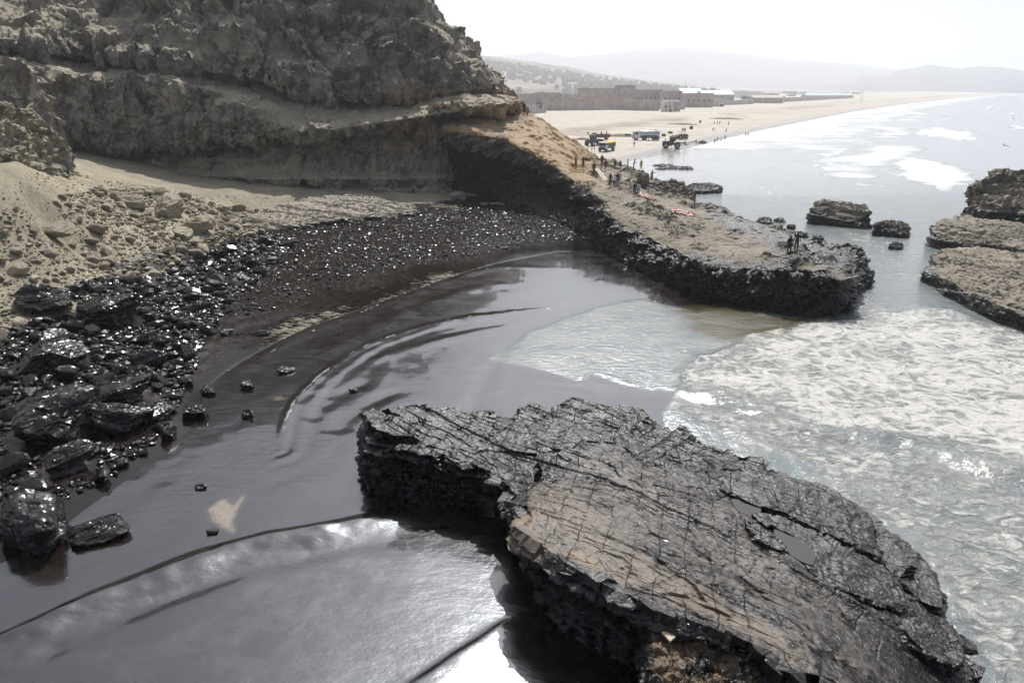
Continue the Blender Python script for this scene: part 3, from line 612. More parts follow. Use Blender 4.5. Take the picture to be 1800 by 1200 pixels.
# ------------------------------------------------------------------ loft and slab builders for rocks
def grid_rock(name, C, nr, nc, mat, disp, attrf, parent=None):
    G = catmull(catmull(np.array(C), nr, 0), nc, 1); N = grid_normals(G)
    cen = G.reshape(-1, 3).mean(0)
    if ((G - cen) * N).sum(-1).mean() < 0: N = -N
    P = G.reshape(-1, 3); Nf = N.reshape(-1, 3); Pd = P + Nf * disp(P, Nf)[:, None]
    return np_obj(name, Pd, grid_quads(nr, nc), mat, False, parent, attrf(P, Nf))
def slab_rock(name, lip, mat, disp, attrf, spine=None, ctrl=(), na=300, ns=60, nt=90, floor=-1.2, parent=None, world=False, sidep=1.0, jag=0.0, seed=0):
    """rock from its upper edge (photograph point, level, how far the foot stands out), sides down to the floor, a top spanned inside"""
    L = np.array([q[:3] if world else atz(*q[:3]) for q in lip]); out = np.array([q[3] for q in lip])
    if np.sum(L[:, 0] * np.roll(L[:, 1], -1) - np.roll(L[:, 0], -1) * L[:, 1]) < 0: L = L[::-1]; out = out[::-1]
    LL = catmull(np.column_stack([L, out]), na, 0, True); L = LL[:, :3]; out = LL[:, 3]
    t2 = np.roll(L[:, :2], -1, 0) - np.roll(L[:, :2], 1, 0); nr2 = np.stack([t2[:, 1], -t2[:, 0]], 1); nr2 /= np.linalg.norm(nr2, axis=1)[:, None] + 1e-9
    for _ in range(6): nr2 = (nr2 + np.roll(nr2, 1, 0) + np.roll(nr2, -1, 0)) / 3
    if jag:
        v1, _ = facets(L * np.array([1, 1, 0]) / 1.6 + 5, seed + 1); v2, _ = facets(L * np.array([1, 1, 0]) / .6, seed + 2); L = L.copy(); L[:, :2] += nr2 * (jag * (v1 + .22 * v2))[:, None]; L[:, 2] += .35 * jag * v1
    cp = [L] + ([np.array([q if world else atz(*q) for q in ctrl])] if len(ctrl) else [])
    step = max(1, na // 70); fit = np.vstack([L[::step]] + cp[1:]); tp = TPS(fit[:, :2], fit[:, 2], 1e-3, 8.0)
    sp = np.array([(q if world else atz(*q))[:2] for q in spine]) if spine else L[:, :2].mean(0)[None]
    sp = catmull(sp, 500) if len(sp) > 1 else sp
    k = ((L[:, None, :2] - sp[None]) ** 2).sum(-1).argmin(1); tgt = sp[k]
    if len(sp) > 1:
        for _ in range(int(na / 12)): tgt = (tgt + np.roll(tgt, 1, 0) + np.roll(tgt, -1, 0)) / 3
        tgt = sp[((tgt[:, None] - sp[None]) ** 2).sum(-1).argmin(1)]
    rings = []
    for s in np.linspace(0, 1, ns, endpoint=False):
        xy = L[:, :2] + nr2 * (out * (1 - s) ** sidep)[:, None]; rings.append(np.column_stack([xy, floor + (L[:, 2] - floor) * s]))
    for tt in np.linspace(0, 1, nt) :
        xy = L[:, :2] * (1 - tt) + tgt * tt; rings.append(np.column_stack([xy, tp(xy)]))
    G = np.array(rings); N = grid_normals(G, True); 
    N[-1] = (0, 0, 1)
    if N[ns + nt // 2, :, 2].mean() < 0: N = -N
    N[-4:] = N[-4:] * .3 + np.array([0, 0, .7])
    P = G.reshape(-1, 3); Nf = N.reshape(-1, 3); Pd = P + Nf * disp(P, Nf)[:, None]
    return np_obj(name, Pd, grid_quads(ns + nt, na, True), mat, False, parent, attrf(P, Nf))
Z0 = lambda P: np.zeros(len(P))

# ------------------------------------------------------------------ rock promontory with the tan ridge running down from the cliff
def promontory():
    def far(p, w, h): return [np.array(p) + (w * .45, w * .3, -h * .45), np.array(p) + (w * .86, w * .5, -h)]
    S = []
    def st(base, mid, lip, top1, top2, crest, w, h):
        base = np.array(base); S.append([base + (.2, .6, -1.6), base, np.array(mid), np.array(lip), np.array(top1), np.array(top2), np.array(crest)] + far(crest, w, h))
    st(atz(770,338,1.5), at(770,290,116), at(775,232,112), at(795,210,117), at(812,190,121), at(840,163,126), 30, 16)
    st(atz(835,343,1.2), at(825,292,113), at(822,238,109), at(842,214,114), at(858,196,118), at(878,174,124), 28, 15.5)
    st(atz(880,352,1.0), at(872,300,110), at(869,246,106), at(886,226,111), at(896,208,116), at(914,196,121), 25, 14)
    st(atz(930,370,.8), at(930,318,104), at(932,271,101), at(945,250,106), at(955,240,110), at(968,237,116), 20, 11)
    st(atz(985,390,.6), at(983,345,97.5), at(984,302,96), at(996,290,100), at(1004,282,105), at(1015,277,111), 15, 8)
    st(atz(1012,402,.5), at(1012,360,91), at(1010,316,92), atz(1028,300,6.1), atz(1044,290,5.9), atz(1065,283,5.5), 14, 7)
    st(atz(1040,416,.4), at(1036,370,85), at(1039,330,86.5), atz(1060,314,5.4), atz(1082,302,5.2), atz(1112,297,4.8), 12, 6.2)
    st(atz(1090,447,.2), atz(1078,392,3.2), atz(1078,347,5.0), atz(1095,335,5.0), atz(1115,322,4.8), atz(1138,312,4.3), 9, 5.6)
    st(atz(1130,472,.0), atz(1122,414,2.8), atz(1112,362,4.6), atz(1135,352,4.3), atz(1160,345,4.0), atz(1185,338,3.6), 7, 5)
    st(atz(1170,492,.0), atz(1166,433,2.8), atz(1150,381,4.0), atz(1180,372,3.9), atz(1200,362,3.7), atz(1222,353,3.4), 6, 4.8)
    st(atz(1250,521,.0), atz(1238,462,2.9), atz(1222,415,3.6), atz(1245,400,3.5), atz(1268,388,3.3), atz(1292,377,3.1), 6, 4.6)
    st(atz(1340,543,.0), atz(1322,462,3.2), atz(1330,436,3.4), atz(1342,422,3.35), atz(1354,411,3.2), atz(1366,403,3.0), 5, 4.4)
    st(atz(1425,557,.0), atz(1418,482,3.1), atz(1410,464,3.3), atz(1412,446,3.2), atz(1420,434,3.0), atz(1432,425,2.7), 5, 4.2)
    st(atz(1478,548,.0), atz(1478,497,2.8), atz(1470,480,3.0), atz(1470,460,3.0), atz(1480,445,2.8), atz(1495,434,2.6), 3.5, 4)
    st(atz(1500,528,.0), atz(1505,492,2.2), atz(1502,480,2.5), atz(1500,466,2.5), atz(1504,454,2.3), atz(1510,447,2.1), 2, 3.6)
    e = atz(1512, 505, .1); S.append([e + (0, .3, -1.5), e, e + (.1, .5, .6), e + (.1, .8, .9), e + (.1, 1.2, .9), e + (0, 1.5, .7), e + (0, 2, .4), e + (0, 2.4, -.3), e + (0, 2.8, -1.5)])
    def disp(P, N):
        low = sstep(-6, 10, P[:, 0]); top = sstep(.55, .85, N[:, 2])
        d = rock_disp(P, N, 1.0, .8, 200, bed=(-.22, .10, 1.0), strata=.45, thick=1.1, block=.5, fine=.18, vert=.2)
        ridge = sstep(6.2, 7.5, P[:, 2]) * top
        bumps = .55 * np.maximum(fbm(P / 3.2, 4, 240, .55, True) - .15, 0)
        pat_ = sstep(-.05, .25, fbm(P / 4.5, 3, 250)); flat = top * (1 - ridge)
        return d * (1 - .8 * ridge) * (1 - top * (.45 + .4 * (1 - pat_))) + flat * (bumps * (.35 + .9 * pat_) - .2) + ridge * (.5 * fbm(P / 5, 3, 251) + .35 * sstep(.05, .3, fbm(P / 2.5, 3, 252)))
    def attrf(P, N):
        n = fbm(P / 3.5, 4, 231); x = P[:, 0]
        lvl = np.interp(x, [-12, 0, 8, 12, 20, 26, 30, 34], [9.5, 6.5, 4.5, 3.0, 3.2, 3.6, 3.9, 4.2])  # oil line, raised at the cave end so the black also paints its shadow
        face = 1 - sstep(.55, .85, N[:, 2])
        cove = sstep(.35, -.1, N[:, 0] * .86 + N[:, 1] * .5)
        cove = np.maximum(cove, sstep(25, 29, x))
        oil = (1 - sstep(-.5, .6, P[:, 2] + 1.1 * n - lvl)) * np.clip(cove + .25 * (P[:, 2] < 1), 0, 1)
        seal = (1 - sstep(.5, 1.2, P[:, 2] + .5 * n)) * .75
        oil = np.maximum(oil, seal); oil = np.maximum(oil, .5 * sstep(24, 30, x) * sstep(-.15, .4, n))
        tan = sstep(5.0, 6.4, P[:, 2]) * sstep(.25, .6, N[:, 2] + .25 * n) * sstep(-40, -10, x) * (1 - .8 * sstep(.16, .3, fbm(P * np.array([1, 1, 2.5]) / 3.5, 4, 253)) * sstep(8, 10, P[:, 2]))
        return {'oil': oil, 'tan': tan, 'dust': Z0(P)}
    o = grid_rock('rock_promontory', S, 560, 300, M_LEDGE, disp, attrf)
    tag(o, 'long rock promontory with tan ridge, black oil-stained wall and people on top', 'promontory')
    return o
PROM = promontory()

# ------------------------------------------------------------------ the big slab in front
M_SLAB = rock_material('slab_rock', (.068, .057, .05), (.112, .091, .075), (.15, .13, .108), (.25, .35, .6), (.5, 2.6, 2.6), bump=.07, joints=.05, dustamt=.2, oil_rough=.30, rough=.42, spec=.45, oil_scale=2.2, oil_var=1.1)
def slab_disp(P, N):
    side = 1 - sstep(.45, .8, N[:, 2])
    b = np.array((.05, .08, 1.0), F32)
    d = side * rock_disp(P, N, 1.0, .5, 300, bed=(.10, .16, 1.0), strata=.8, thick=.7, block=.3, fine=.14, vert=.12)
    # long joints running down the slab, each a small step, crossed by a second set
    ax = np.array([.80, -.60]); q = P[:, 0] * ax[1] * -1 + P[:, 1] * ax[0] + .35 * fbm(P / 3, 3, 305); r_ = P[:, 0] * ax[0] + P[:, 1] * ax[1]
    k = q / 1.15; st = h01(np.floor(k), 31) * (1 - sstep(.9, 1, k - np.floor(k))) + h01(np.floor(k) + 1, 31) * sstep(.9, 1, k - np.floor(k))
    fv, fe = facets(np.stack([q / 1.1, r_ / 2.0, q * 0], 1), 315); fw, _ = facets(np.stack([q / .45, r_ / .8, q * 0], 1), 316)
    top = (1 - side) * ((st - .5) * .18 + .12 * fbm(P / 2.2, 4, 307) + .04 * fbm(P / .5, 4, 308, .6, True) + .055 * fv + .025 * fw)
    e = np.abs((q / .62) % 1 - .5) * 2; e2 = np.abs(((r_ + .5 * fbm(P / 2, 3, 309)) / .8) % 1 - .5) * 2
    top -= (1 - side) * (.05 * sstep(.86, 1, e) * sstep(-.1, .3, fbm(P / 1.7, 2, 310)) + .045 * sstep(.88, 1, e2) * sstep(-.1, .3, fbm(P / 1.9, 2, 311)))
    return d + top
_dry = atzs([(930,895),(925,940),(1010,995),(1110,1045),(1230,1090),(1330,1120),(1400,1160),(1330,1090),(1220,1030),(1110,985),(1060,930),(1030,890),(1000,850),(950,845)], 2.8)
_lipdry = atzs([(930,890),(922,930),(950,960),(1016,997),(1080,1025),(1060,985),(1020,955),(1000,915),(975,880)], 2.95)
_brown = atzs([(1000,800),(1150,800),(1330,900),(1480,1010),(1620,1150),(1700,1300),(1450,1300),(1300,1120),(1100,1020),(960,880)], 2.2)
def slab_attr(P, N):
    n = fbm(P / 2.4, 4, 320); d = poly_sd(P[:, :2] + .5 * np.stack([n, -n], 1), _dry); b = poly_sd(P[:, :2] + .7 * np.stack([n, n], 1), _brown)
    oil = .95 - 1.0 * sstep(-.5, .5, d) * sstep(1.6, 2.6, P[:, 2]) - .43 * sstep(-2.2, 1.0, b + .6 * n) * sstep(.3, .8, N[:, 2])
    oil = np.maximum(oil, (1 - sstep(1.3, 2.0, P[:, 2] + .4 * n)) * (1 - sstep(.4, .8, N[:, 2])))
    ld = sstep(-.35, .35, poly_sd(P[:, :2] + .35 * np.stack([n, -n], 1), _lipdry)) * sstep(1.9, 2.5, P[:, 2]); oil = oil - ld
    return {'oil': oil, 'tan': np.maximum(.35 * ld, .2 * sstep(-.4, .6, d)), 'dust': .75 * ld * sstep(-.35, .1, n) + .7 * sstep(.55, .2, np.abs(d - .4 + .5 * n)) * sstep(14.5, 17.5, P[:, 1]) + .35 * sstep(-.3, .6, d) * sstep(-.2, .3, n)}
rock = empty('shore_rock', (5, 20, 0)); tag(rock, 'big cracked rock slab soaked in black oil, dry brown edge and puddles', 'rock')
def child_at(o, par): o.parent = par; o.matrix_parent_inverse = Matrix.Translation(par.location).inverted(); return o
SLAB_LIP = [(655,722,3.1,.2),(690,713,3.2,.3),(740,712,3.1,.4),(800,722,2.9,.4),(845,727,2.8,.4),(880,738,2.6,.3),(902,738,2.5,.2),(925,716,2.7,.4),(965,718,2.7,.5),(1005,702,2.8,.5),(1050,708,2.65,.5),(1100,719,2.45,.5),(1165,738,2.1,.5),(1240,775,1.75,.6),
 (1330,812,1.4,.6),(1440,853,1.15,.6),(1512,897,1.0,.5),(1548,950,.85,.5),(1605,1005,.8,.4),(1645,1065,.75,.4),(1690,1120,.7,.3),(1695,1165,.65,.2),(1720,1260,.6,.3),(1740,1400,.6,.3),(1660,1560,.9,.3),(1560,1450,1.6,-.2),(1500,1310,2.2,-.3),(1456,1203,2.6,-.3),(1392,1171,2.75,-.4),(1300,1113,2.9,-.4),
 (1210,1086,3.0,-.5),(1155,1069,3.05,-.5),(1115,1046,3.1,-.5),(1060,1022,3.1,-.4),(1016,997,3.1,-.3),(965,962,3.05,-.1),(926,934,3.0,0),(930,902,2.95,0),(916,888,2.7,0),(900,880,2.35,0),(902,858,2.2,0),(885,838,2.2,.2),(850,815,2.3,.3),(800,797,2.5,.3),(745,776,2.7,.3),(695,762,2.9,.4),(662,750,3.0,.4)]
body = slab_rock('rock_body', SLAB_LIP, M_SLAB, slab_disp, slab_attr, spine=[(720,738,3.0),(850,765,2.7),(960,800,2.75),(1150,880,2.6),(1350,1000,2.2),(1520,1120,1.9),(1600,1300,1.5)],
 ctrl=[(1000,780,2.75),(1100,850,2.65),(1000,870,2.85),(1200,900,2.45),(1300,880,1.8),(1400,960,1.65),(1250,1000,2.6),(1350,1060,2.45),(1500,1080,1.75),(1560,1170,1.6),(800,760,2.75),(940,800,2.65)], na=700, ns=110, nt=165, floor=-1.0, jag=.26, seed=31)
child_at(body, rock)
def plate(name, lip, seed, thick=.35, na=200, ns=26, nt=40):
    def dp(P, N):
        side = 1 - sstep(.4, .8, N[:, 2])
        return side * rock_disp(P, N, 1, .22, seed, bed=(0, .1, 1), strata=.5, thick=.6, block=.3, fine=.3, vert=.2) + (1 - side) * (.10 * fbm(P / .9, 4, seed + 2, .6, True) + .06 * fbm(P / 2, 3, seed + 3))
    lp = [(u, v, z, .12) for u, v, z in lip]; fl = min(q[2] for q in lip) - thick - .5
    o = slab_rock(name, lp, M_SLAB, dp, lambda P, N: {'oil': .72 + .35 * fbm(P / .8, 3, seed), 'tan': Z0(P), 'dust': Z0(P)}, na=na, ns=ns, nt=nt, floor=fl); return child_at(o, rock)
I7 = lambda x, y, z: (1100 + x / 2.4, 700 + y / 2.4, z)
plate('rock_plate', [I7(420,345,2.0),I7(510,310,1.95),I7(620,335,1.85),I7(740,350,1.75),I7(850,400,1.65),I7(960,450,1.55),I7(1035,520,1.45),I7(1045,610,1.35),I7(1075,670,1.2),I7(1000,640,1.4),I7(900,590,1.55),I7(800,545,1.7),I7(680,490,1.85),I7(560,455,1.95),I7(450,395,2.0)], 400)
plate('rock_plate', [I7(540,488,2.0),I7(620,500,1.95),I7(720,530,1.85),I7(820,590,1.75),I7(930,640,1.65),I7(1050,690,1.5),I7(1140,770,1.4),I7(1180,880,1.3),I7(1100,870,1.45),I7(980,830,1.65),I7(880,795,1.75),I7(790,735,1.85),I7(775,690,1.88),I7(800,655,1.85),I7(700,580,1.9),I7(600,530,2.0)], 430)
plate('rock_plate', [I7(1160,945,1.35),I7(1240,925,1.3),I7(1340,955,1.15),I7(1400,1015,1.1),I7(1420,1060,1.05),I7(1412,1130,1.05),I7(1340,1115,1.15),I7(1260,1070,1.25),I7(1190,1010,1.35)], 460, .8)
plate('rock_plate', [I7(1070,575,1.05),I7(1160,600,1.05),I7(1260,690,1.0),I7(1320,800,1.0),I7(1328,880,1.0),I7(1240,850,1.1),I7(1150,770,1.15),I7(1090,700,1.1)], 490, .5)
plate('rock_flake', [I7(500,510,2.2),I7(540,540,2.2),I7(600,575,2.15),I7(660,620,2.1),I7(655,640,2.1),I7(590,610,2.15),I7(530,570,2.2)], 520, .2, 90, 12, 14)
def attach_blk(P, N):
    n = fbm(P / 1.2, 4, 541); top = sstep(.4, .75, N[:, 2]); return {'oil': .9 - .62 * top * sstep(-.35, .15, n), 'tan': .22 * top, 'dust': Z0(P)}
blk = slab_rock('rock_shelf', [(1150,1082,2.45,.1),(1200,1095,2.5,.1),(1290,1130,2.4,.1),(1385,1185,2.25,.1),(1450,1240,2.1,.1),(1450,1420,1.8,.1),(1250,1480,1.8,.2),(1150,1330,2.1,.2),(1146,1200,2.3,.2),(1146,1120,2.4,.1)], M_SLAB, lambda P, N: rock_disp(P, N, 1, .35, 540, bed=(.05, .1, 1), strata=.45, thick=.7, block=.35, fine=.3, vert=.15), attach_blk, na=300, ns=60, nt=70, floor=-1.0); child_at(blk, rock)
low = slab_rock('rock_foot', [(636,770,1.55,.3),(655,758,1.8,.2),(690,775,1.9,.1),(730,800,1.8,.2),(790,835,1.2,.3),(770,850,.9,.4),(700,830,1.1,.4),(655,815,1.2,.4),(640,795,1.35,.4)], M_SLAB, lambda P, N: rock_disp(P, N, 1, .3, 560, bed=(.2, .1, 1), strata=.6, thick=.7, block=.5, fine=.25, vert=.15), lambda P, N: {'oil': Z0(P) + 1, 'tan': Z0(P), 'dust': Z0(P)}, na=160, ns=30, nt=30, floor=-.8); child_at(low, rock)
_pt = NT('puddle_water'); M_PUDDLE = _pt.done(Base_Color=(.015, .014, .014), Roughness=.04, Specular_IOR_Level=.9, Normal=_pt.bump(_pt.noise(_pt.pos(), 3.0, 3), .004, .4))
# puddles lying in the hollows of the slab
for pts in ([I7(455,425,2.0),I7(520,430,2.0),I7(560,455,2.0),I7(560,475,2.0),I7(510,490,2.0),I7(478,465,2.0)], [I7(640,555,2.03),I7(700,578,2.03),I7(760,615,2.03),I7(795,655,2.03),I7(770,685,2.03),I7(715,660,2.03),I7(670,620,2.03),I7(640,585,2.03)]):
    L = catmull(np.array([atz(*q) for q in pts]), 48, 0, True) - (0, 0, .055); c = L.mean(0); jt = 1.12 + .22 * fbm(np.column_stack([L[:, :2] * 2.2, L[:, 2] * 0]), 3, 830)[:, None]; G = np.concatenate([c + (L - c) * jt, c[None]])
    me = bpy.data.meshes.new('puddle'); me.from_pydata([tuple(q) for q in G], [], [(i, (i + 1) % 48, 48) for i in range(48)]); me.materials.append(M_PUDDLE)
    pd = link(bpy.data.objects.new('puddle', me)); child_at(pd, rock)
# a splinter of driftwood and scraps of board left on the shelf
M_WOOD = plain('weathered_wood', (.50, .42, .30), .8, scale=12)
for pts, nm in (([(1161,1108),(1170,1100),(1188,1118),(1178,1126)], 'a pale scrap of board lying on the lower shelf of the slab'), ([(1142,1170),(1148,1168),(1148,1200),(1141,1200)], 'a thin wooden stick leaning on the end of the lower shelf')):
    W_ = [atz(u, v, 2.75 if 'board' in nm else 2.2) for u, v in pts]; m = MB()
    bm = m.bm; T = [bm.verts.new(w) for w in W_]; B = [bm.verts.new(w + (0, 0, -.06)) for w in W_]
    bm.faces.new(T); bm.faces.new(B[::-1])
    for i in range(4): bm.faces.new((T[i], B[i], B[(i + 1) % 4], T[(i + 1) % 4]))
    o = m.build('board_scrap' if 'board' in nm else 'wooden_stick', M_WOOD); tag(o, nm[2:], 'wood')

# ------------------------------------------------------------------ rocks standing in the sea and on the ledge
def rdisp(s, seed, bed=(.1, .1, 1), strata=.35, block=.38, vert=.2): return lambda P, N: rock_disp(P, N, 1, s, seed, bed=bed, strata=strata, thick=.9, block=block, fine=.2, vert=vert)
def rattr(lvl, seed, top_oil=0.0):
    def f(P, N):
        n = fbm(P / 1.8, 3, seed); return {'oil': np.maximum(1 - sstep(-.35, .5, P[:, 2] + .7 * n - lvl - .9 * sstep(.75, .35, N[:, 2])), top_oil + .3 * n * (top_oil > 0)), 'tan': Z0(P), 'dust': Z0(P)}
    return f
r = slab_rock('sea_rock', [(1735,312,6.2,.6),(1775,308,6.4,.6),(1830,296,6.8,.6),(1930,300,6.5,1),(2050,330,5,1.2),(2040,375,3,.8),(1930,378,3.4,.4),(1850,372,3.6,.3),(1795,362,3.6,.3),(1755,356,3.8,.3),(1728,350,3.8,.3),(1708,340,3.6,.5),(1722,325,5.2,.5)], M_LEDGE, rdisp(.9, 600, (.5, .2, 1), .5, .5, .5), rattr(1.6, 601), ctrl=[(1850,325,5.6),(1770,332,5.0)], na=340, ns=70, nt=70)
tag(r, 'tall craggy grey sea rock rising behind the flat pale ledges', 'rock')
r = slab_rock('sea_ledge', [(1640,398,1.9,.4),(1662,387,2.1,.3),(1720,384,2.2,.3),(1800,393,2.4,.3),(1900,398,2.4,.3),(2040,410,2.4,.5),(2040,470,1.9,.3),(1900,452,1.9,.3),(1800,440,1.7,.3),(1740,430,1.3,.3),(1700,428,1.1,.4),(1665,420,1.2,.5),(1642,410,1.5,.5)], M_LEDGE, rdisp(.5, 620, (.3, .1, 1), .5, .2, .1), rattr(.75, 621), ctrl=[(1800,412,2.2)], na=340, ns=40, nt=60)
tag(r, 'low pale rock ledge sloping into the sea below the craggy rock', 'rock')
r = slab_rock('sea_ledge', [(1640,448,1.4,.3),(1660,438,1.4,.3),(1720,436,1.5,.2),(1800,442,1.9,.2),(1920,450,2.1,.3),(2080,520,2.0,.5),(2080,620,1.2,.5),(1900,585,1.2,.4),(1800,555,1.1,.4),(1745,535,1.1,.4),(1700,512,1.1,.4),(1660,492,1.0,.4),(1626,478,.9,.3),(1640,466,1.2,.3)], M_LEDGE, rdisp(.5, 640, (.3, .15, 1), .5, .2, .1), rattr(.85, 641), ctrl=[(1750,470,1.8),(1850,510,1.9)], na=360, ns=40, nt=64)
tag(r, 'broad pale rock ledge with black wet weed along its wave-washed foot', 'rock')
r = slab_rock('sea_rock', [(1428,367,1.9,.4),(1447,352,2.7,.4),(1480,353,2.7,.3),(1520,362,2.5,.3),(1527,374,1.9,.6),(1520,391,.7,1.0),(1490,388,.8,1.2),(1455,382,1.0,1.2)], M_PALE, rdisp(.45, 660, (.2, .1, 1), .6, .25, .1), rattr(.8, 661), na=260, ns=40, nt=36)
tag(r, 'flat-topped layered grey rock standing alone in the surf', 'rock')
r = slab_rock('sea_rock', [(1538,396,1.2,.4),(1552,389,1.5,.3),(1582,391,1.4,.3),(1596,398,1.0,.3),(1592,407,.7,.4),(1562,405,.7,.4)], M_LEDGE, rdisp(.4, 680), rattr(1.1, 681), na=160, ns=26, nt=26)
tag(r, 'low dark rounded rock beside the flat-topped layered sea rock', 'rock')
r = slab_rock('sea_rock', [(1564,430,.5,.2),(1575,425,.7,.2),(1587,429,.5,.2),(1580,435,.3,.2)], M_LEDGE, rdisp(.25, 690), rattr(2, 691), na=90, ns=18, nt=16)
tag(r, 'smallest black rock poking out of the sea channel', 'rock')
r = slab_rock('sea_rock', [(1206,330,.6,.4),(1220,322,1.0,.4),(1245,320,1.1,.4),(1262,326,.8,.4),(1266,333,.5,.4),(1240,336,.5,.4),(1215,335,.5,.4)], M_LEDGE, rdisp(.45, 700), rattr(.9, 701), na=160, ns=20, nt=26)
tag(r, 'low dark rock lying in the shallows beyond the promontory', 'rock')
for k, (u, v, w) in enumerate([(1165,291,22),(1192,294,26),(1178,296,20),(1160,297,12),(1206,297,14)]):
    c = atz(u, v, .12); rr = w / FPX * c[1]
    r = slab_rock('tidal_rock', [(c[0] + rr * math.cos(a) * random.uniform(.7, 1), c[1] + rr * .55 * math.sin(a) * random.uniform(.6, 1.1), .16, .4) for a in np.linspace(0, 2 * math.pi, 9)[:-1]], M_LEDGE, rdisp(.4, 710 + k, strata=.2), rattr(3, 711), na=80, ns=8, nt=16, floor=-.4, world=True)
    tag(r, 'flat black tidal rock barely breaking the shallow water', 'rock', 'tidal rocks in the shallows')
r = slab_rock('rock_hump', [(1138,336,4.4,.8),(1150,322,5.0,.6),(1175,320,4.9,.6),(1200,327,4.3,.8),(1216,340,3.4,.8),(1212,352,2.9,.4),(1180,350,3.3,.2),(1150,348,3.6,.2)], M_LEDGE, rdisp(.6, 720), lambda P, N: {'oil': .8 * (1 - sstep(.2, .6, N[:, 2])), 'tan': Z0(P), 'dust': Z0(P)}, na=220, ns=40, nt=36, floor=.5)
tag(r, 'dark hump of rock at the seaward edge of the promontory', 'rock')
r = slab_rock('rock_tooth', [(1120,318,5.2,.3),(1126,308,6.0,.2),(1136,307,6.2,.2),(1140,315,5.6,.2),(1141,328,4.6,.3),(1130,330,4.4,.3)], M_LEDGE, rdisp(.45, 740), rattr(0, 741), na=140, ns=30, nt=20, floor=2.5)
tag(r, 'upright slanting rock fin beside the dark hump on the promontory', 'rock')
for k, (pts, lab) in enumerate([([(1482,440,2.6,.2),(1500,431,3.0,.2),(1512,436,2.9,.2),(1512,456,2.2,.3),(1496,460,2.3,.3)], 'black block of rock perched on the tip of the promontory'),
        ([(1508,478,1.4,.3),(1520,468,1.6,.3),(1532,476,1.2,.3),(1530,488,.8,.3),(1512,494,.8,.3)], 'black rock knob jutting past the tip of the promontory'),
        ([(1340,402,2.6,.4),(1362,396,2.7,.4),(1385,402,2.5,.4),(1378,410,2.6,.2),(1352,410,2.7,.2)], 'broken dark rocks along the seaward edge behind the two men')]):
    r = slab_rock('tip_rock', pts, M_LEDGE, rdisp(.4, 760 + 10 * k), rattr(5 if k < 2 else 2.2, 761), na=140, ns=28, nt=22, floor=-.8); tag(r, lab, 'rock')
for k, (u, v, w) in enumerate([(1300,392,9),(1318,398,7),(1345,388,12),(1370,386,9),(1405,412,12),(1390,398,8),(1440,418,10)]):
    c = atz(u, v, .25); rr = w / FPX * c[1]
    r = slab_rock('tidal_rock', [(c[0] + rr * math.cos(a) * random.uniform(.7, 1), c[1] + 1.3 * rr * math.sin(a) * random.uniform(.6, 1.1), .4, .3) for a in np.linspace(0, 2 * math.pi, 8)[:-1]], M_LEDGE, rdisp(.3, 780 + k), rattr(3, 711), na=60, ns=10, nt=12, floor=-.5, world=True)
    tag(r, 'small black rock washed by the sea behind the promontory', 'rock', 'rocks behind the promontory')
# outcrop at the foot of the cliff above the scree
r = slab_rock('rock_outcrop', [tuple(at(u, v, Y)) + (o_,) for u, v, Y, o_ in [(-180,150,68,2),(-60,170,71,2),(10,186,74,2.0),(45,196,76,1.8),(75,218,78,1.6),(105,250,80,1.4),(128,282,83,1.0),(118,305,80,.8),(70,322,72,1),(30,322,66,1),(-20,322,62,1.2),(-180,330,54,1.5)]], M_CLIFF, lambda P, N: rock_disp(P, N, 1, .8, 800, bed=(-.5, .2, 1), strata=.35, thick=1.3, block=.5, fine=.25, vert=.3), lambda P, N: {'oil': Z0(P), 'tan': Z0(P), 'dust': .9 * sstep(.3, .7, fbm(P / 2.5, 3, 803) + .45)}, ctrl=[at(20,250,70), at(60,270,73), at(-80,240,66)], world=True, na=320, ns=50, nt=70, floor=4)
tag(r, 'rounded dusty rock outcrop above the scree at the foot of the cliff', 'rock')
# pale bedrock slab running along the back of the beach
r = slab_rock('bedrock_shelf', [(430,392,1.9,.5),(460,370,2.6,.3),(520,352,2.9,.2),(590,343,3.0,.2),(650,347,2.7,.2),(700,355,2.1,.3),(730,362,1.7,.4),(728,374,1.2,.5),(690,378,1.2,.5),(640,384,1.2,.5),(560,390,1.4,.5),(490,398,1.5,.5)], M_PALE, lambda P, N: rock_disp(P, N, 1, .5, 820, bed=(.15, .35, 1), strata=.55, thick=.9, block=.22, fine=.08, vert=.0), lambda P, N: {'oil': 1 - sstep(-.2, .3, P[:, 2] - 1.15 + .4 * fbm(P / 2, 3, 822)), 'tan': Z0(P), 'dust': .95 * sstep(-.45, -.05, fbm(P / 1.5, 3, 821))}, spine=[(480,382,2.3),(600,365,2.6),(700,366,1.8)], na=420, ns=24, nt=60, floor=.2)
tag(r, 'pale stepped bedrock shelf along the back of the beach', 'rock')

# ------------------------------------------------------------------ loose stones
def ico(sub):
    bm = bmesh.new(); bmesh.ops.create_icosphere(bm, subdivisions=sub, radius=1); bm.verts.ensure_lookup_table()
    V = np.array([v.co[:] for v in bm.verts]); Fc = np.array([[v.index for v in f.verts] for f in bm.faces]); bm.free(); return V, Fc
def stone_shape(sub, seed, round_=.12, flat=.75):
    V, Fc = ico(sub); g = np.random.default_rng(seed); k = g.integers(9, 14)
    n = g.normal(size=(k, 3)); n /= np.linalg.norm(n, axis=1)[:, None]; d = g.uniform(.62, 1.0, k)
    dot = V @ n.T; r_ = np.where(dot > .08, d / np.maximum(dot, .08), 9).min(1); r_ = np.minimum(r_, 1.25)
    r_ = r_ * (1 - round_) + round_ * .9
    W = V * r_[:, None]
    if sub >= 3: W = W + V * (.022 * fbm(V * 2.6 + seed, 4, seed, .6))[:, None]
    W *= np.array([1, g.uniform(.65, .95), flat * g.uniform(.7, 1.1)]); W /= np.abs(W).max(); return W, Fc
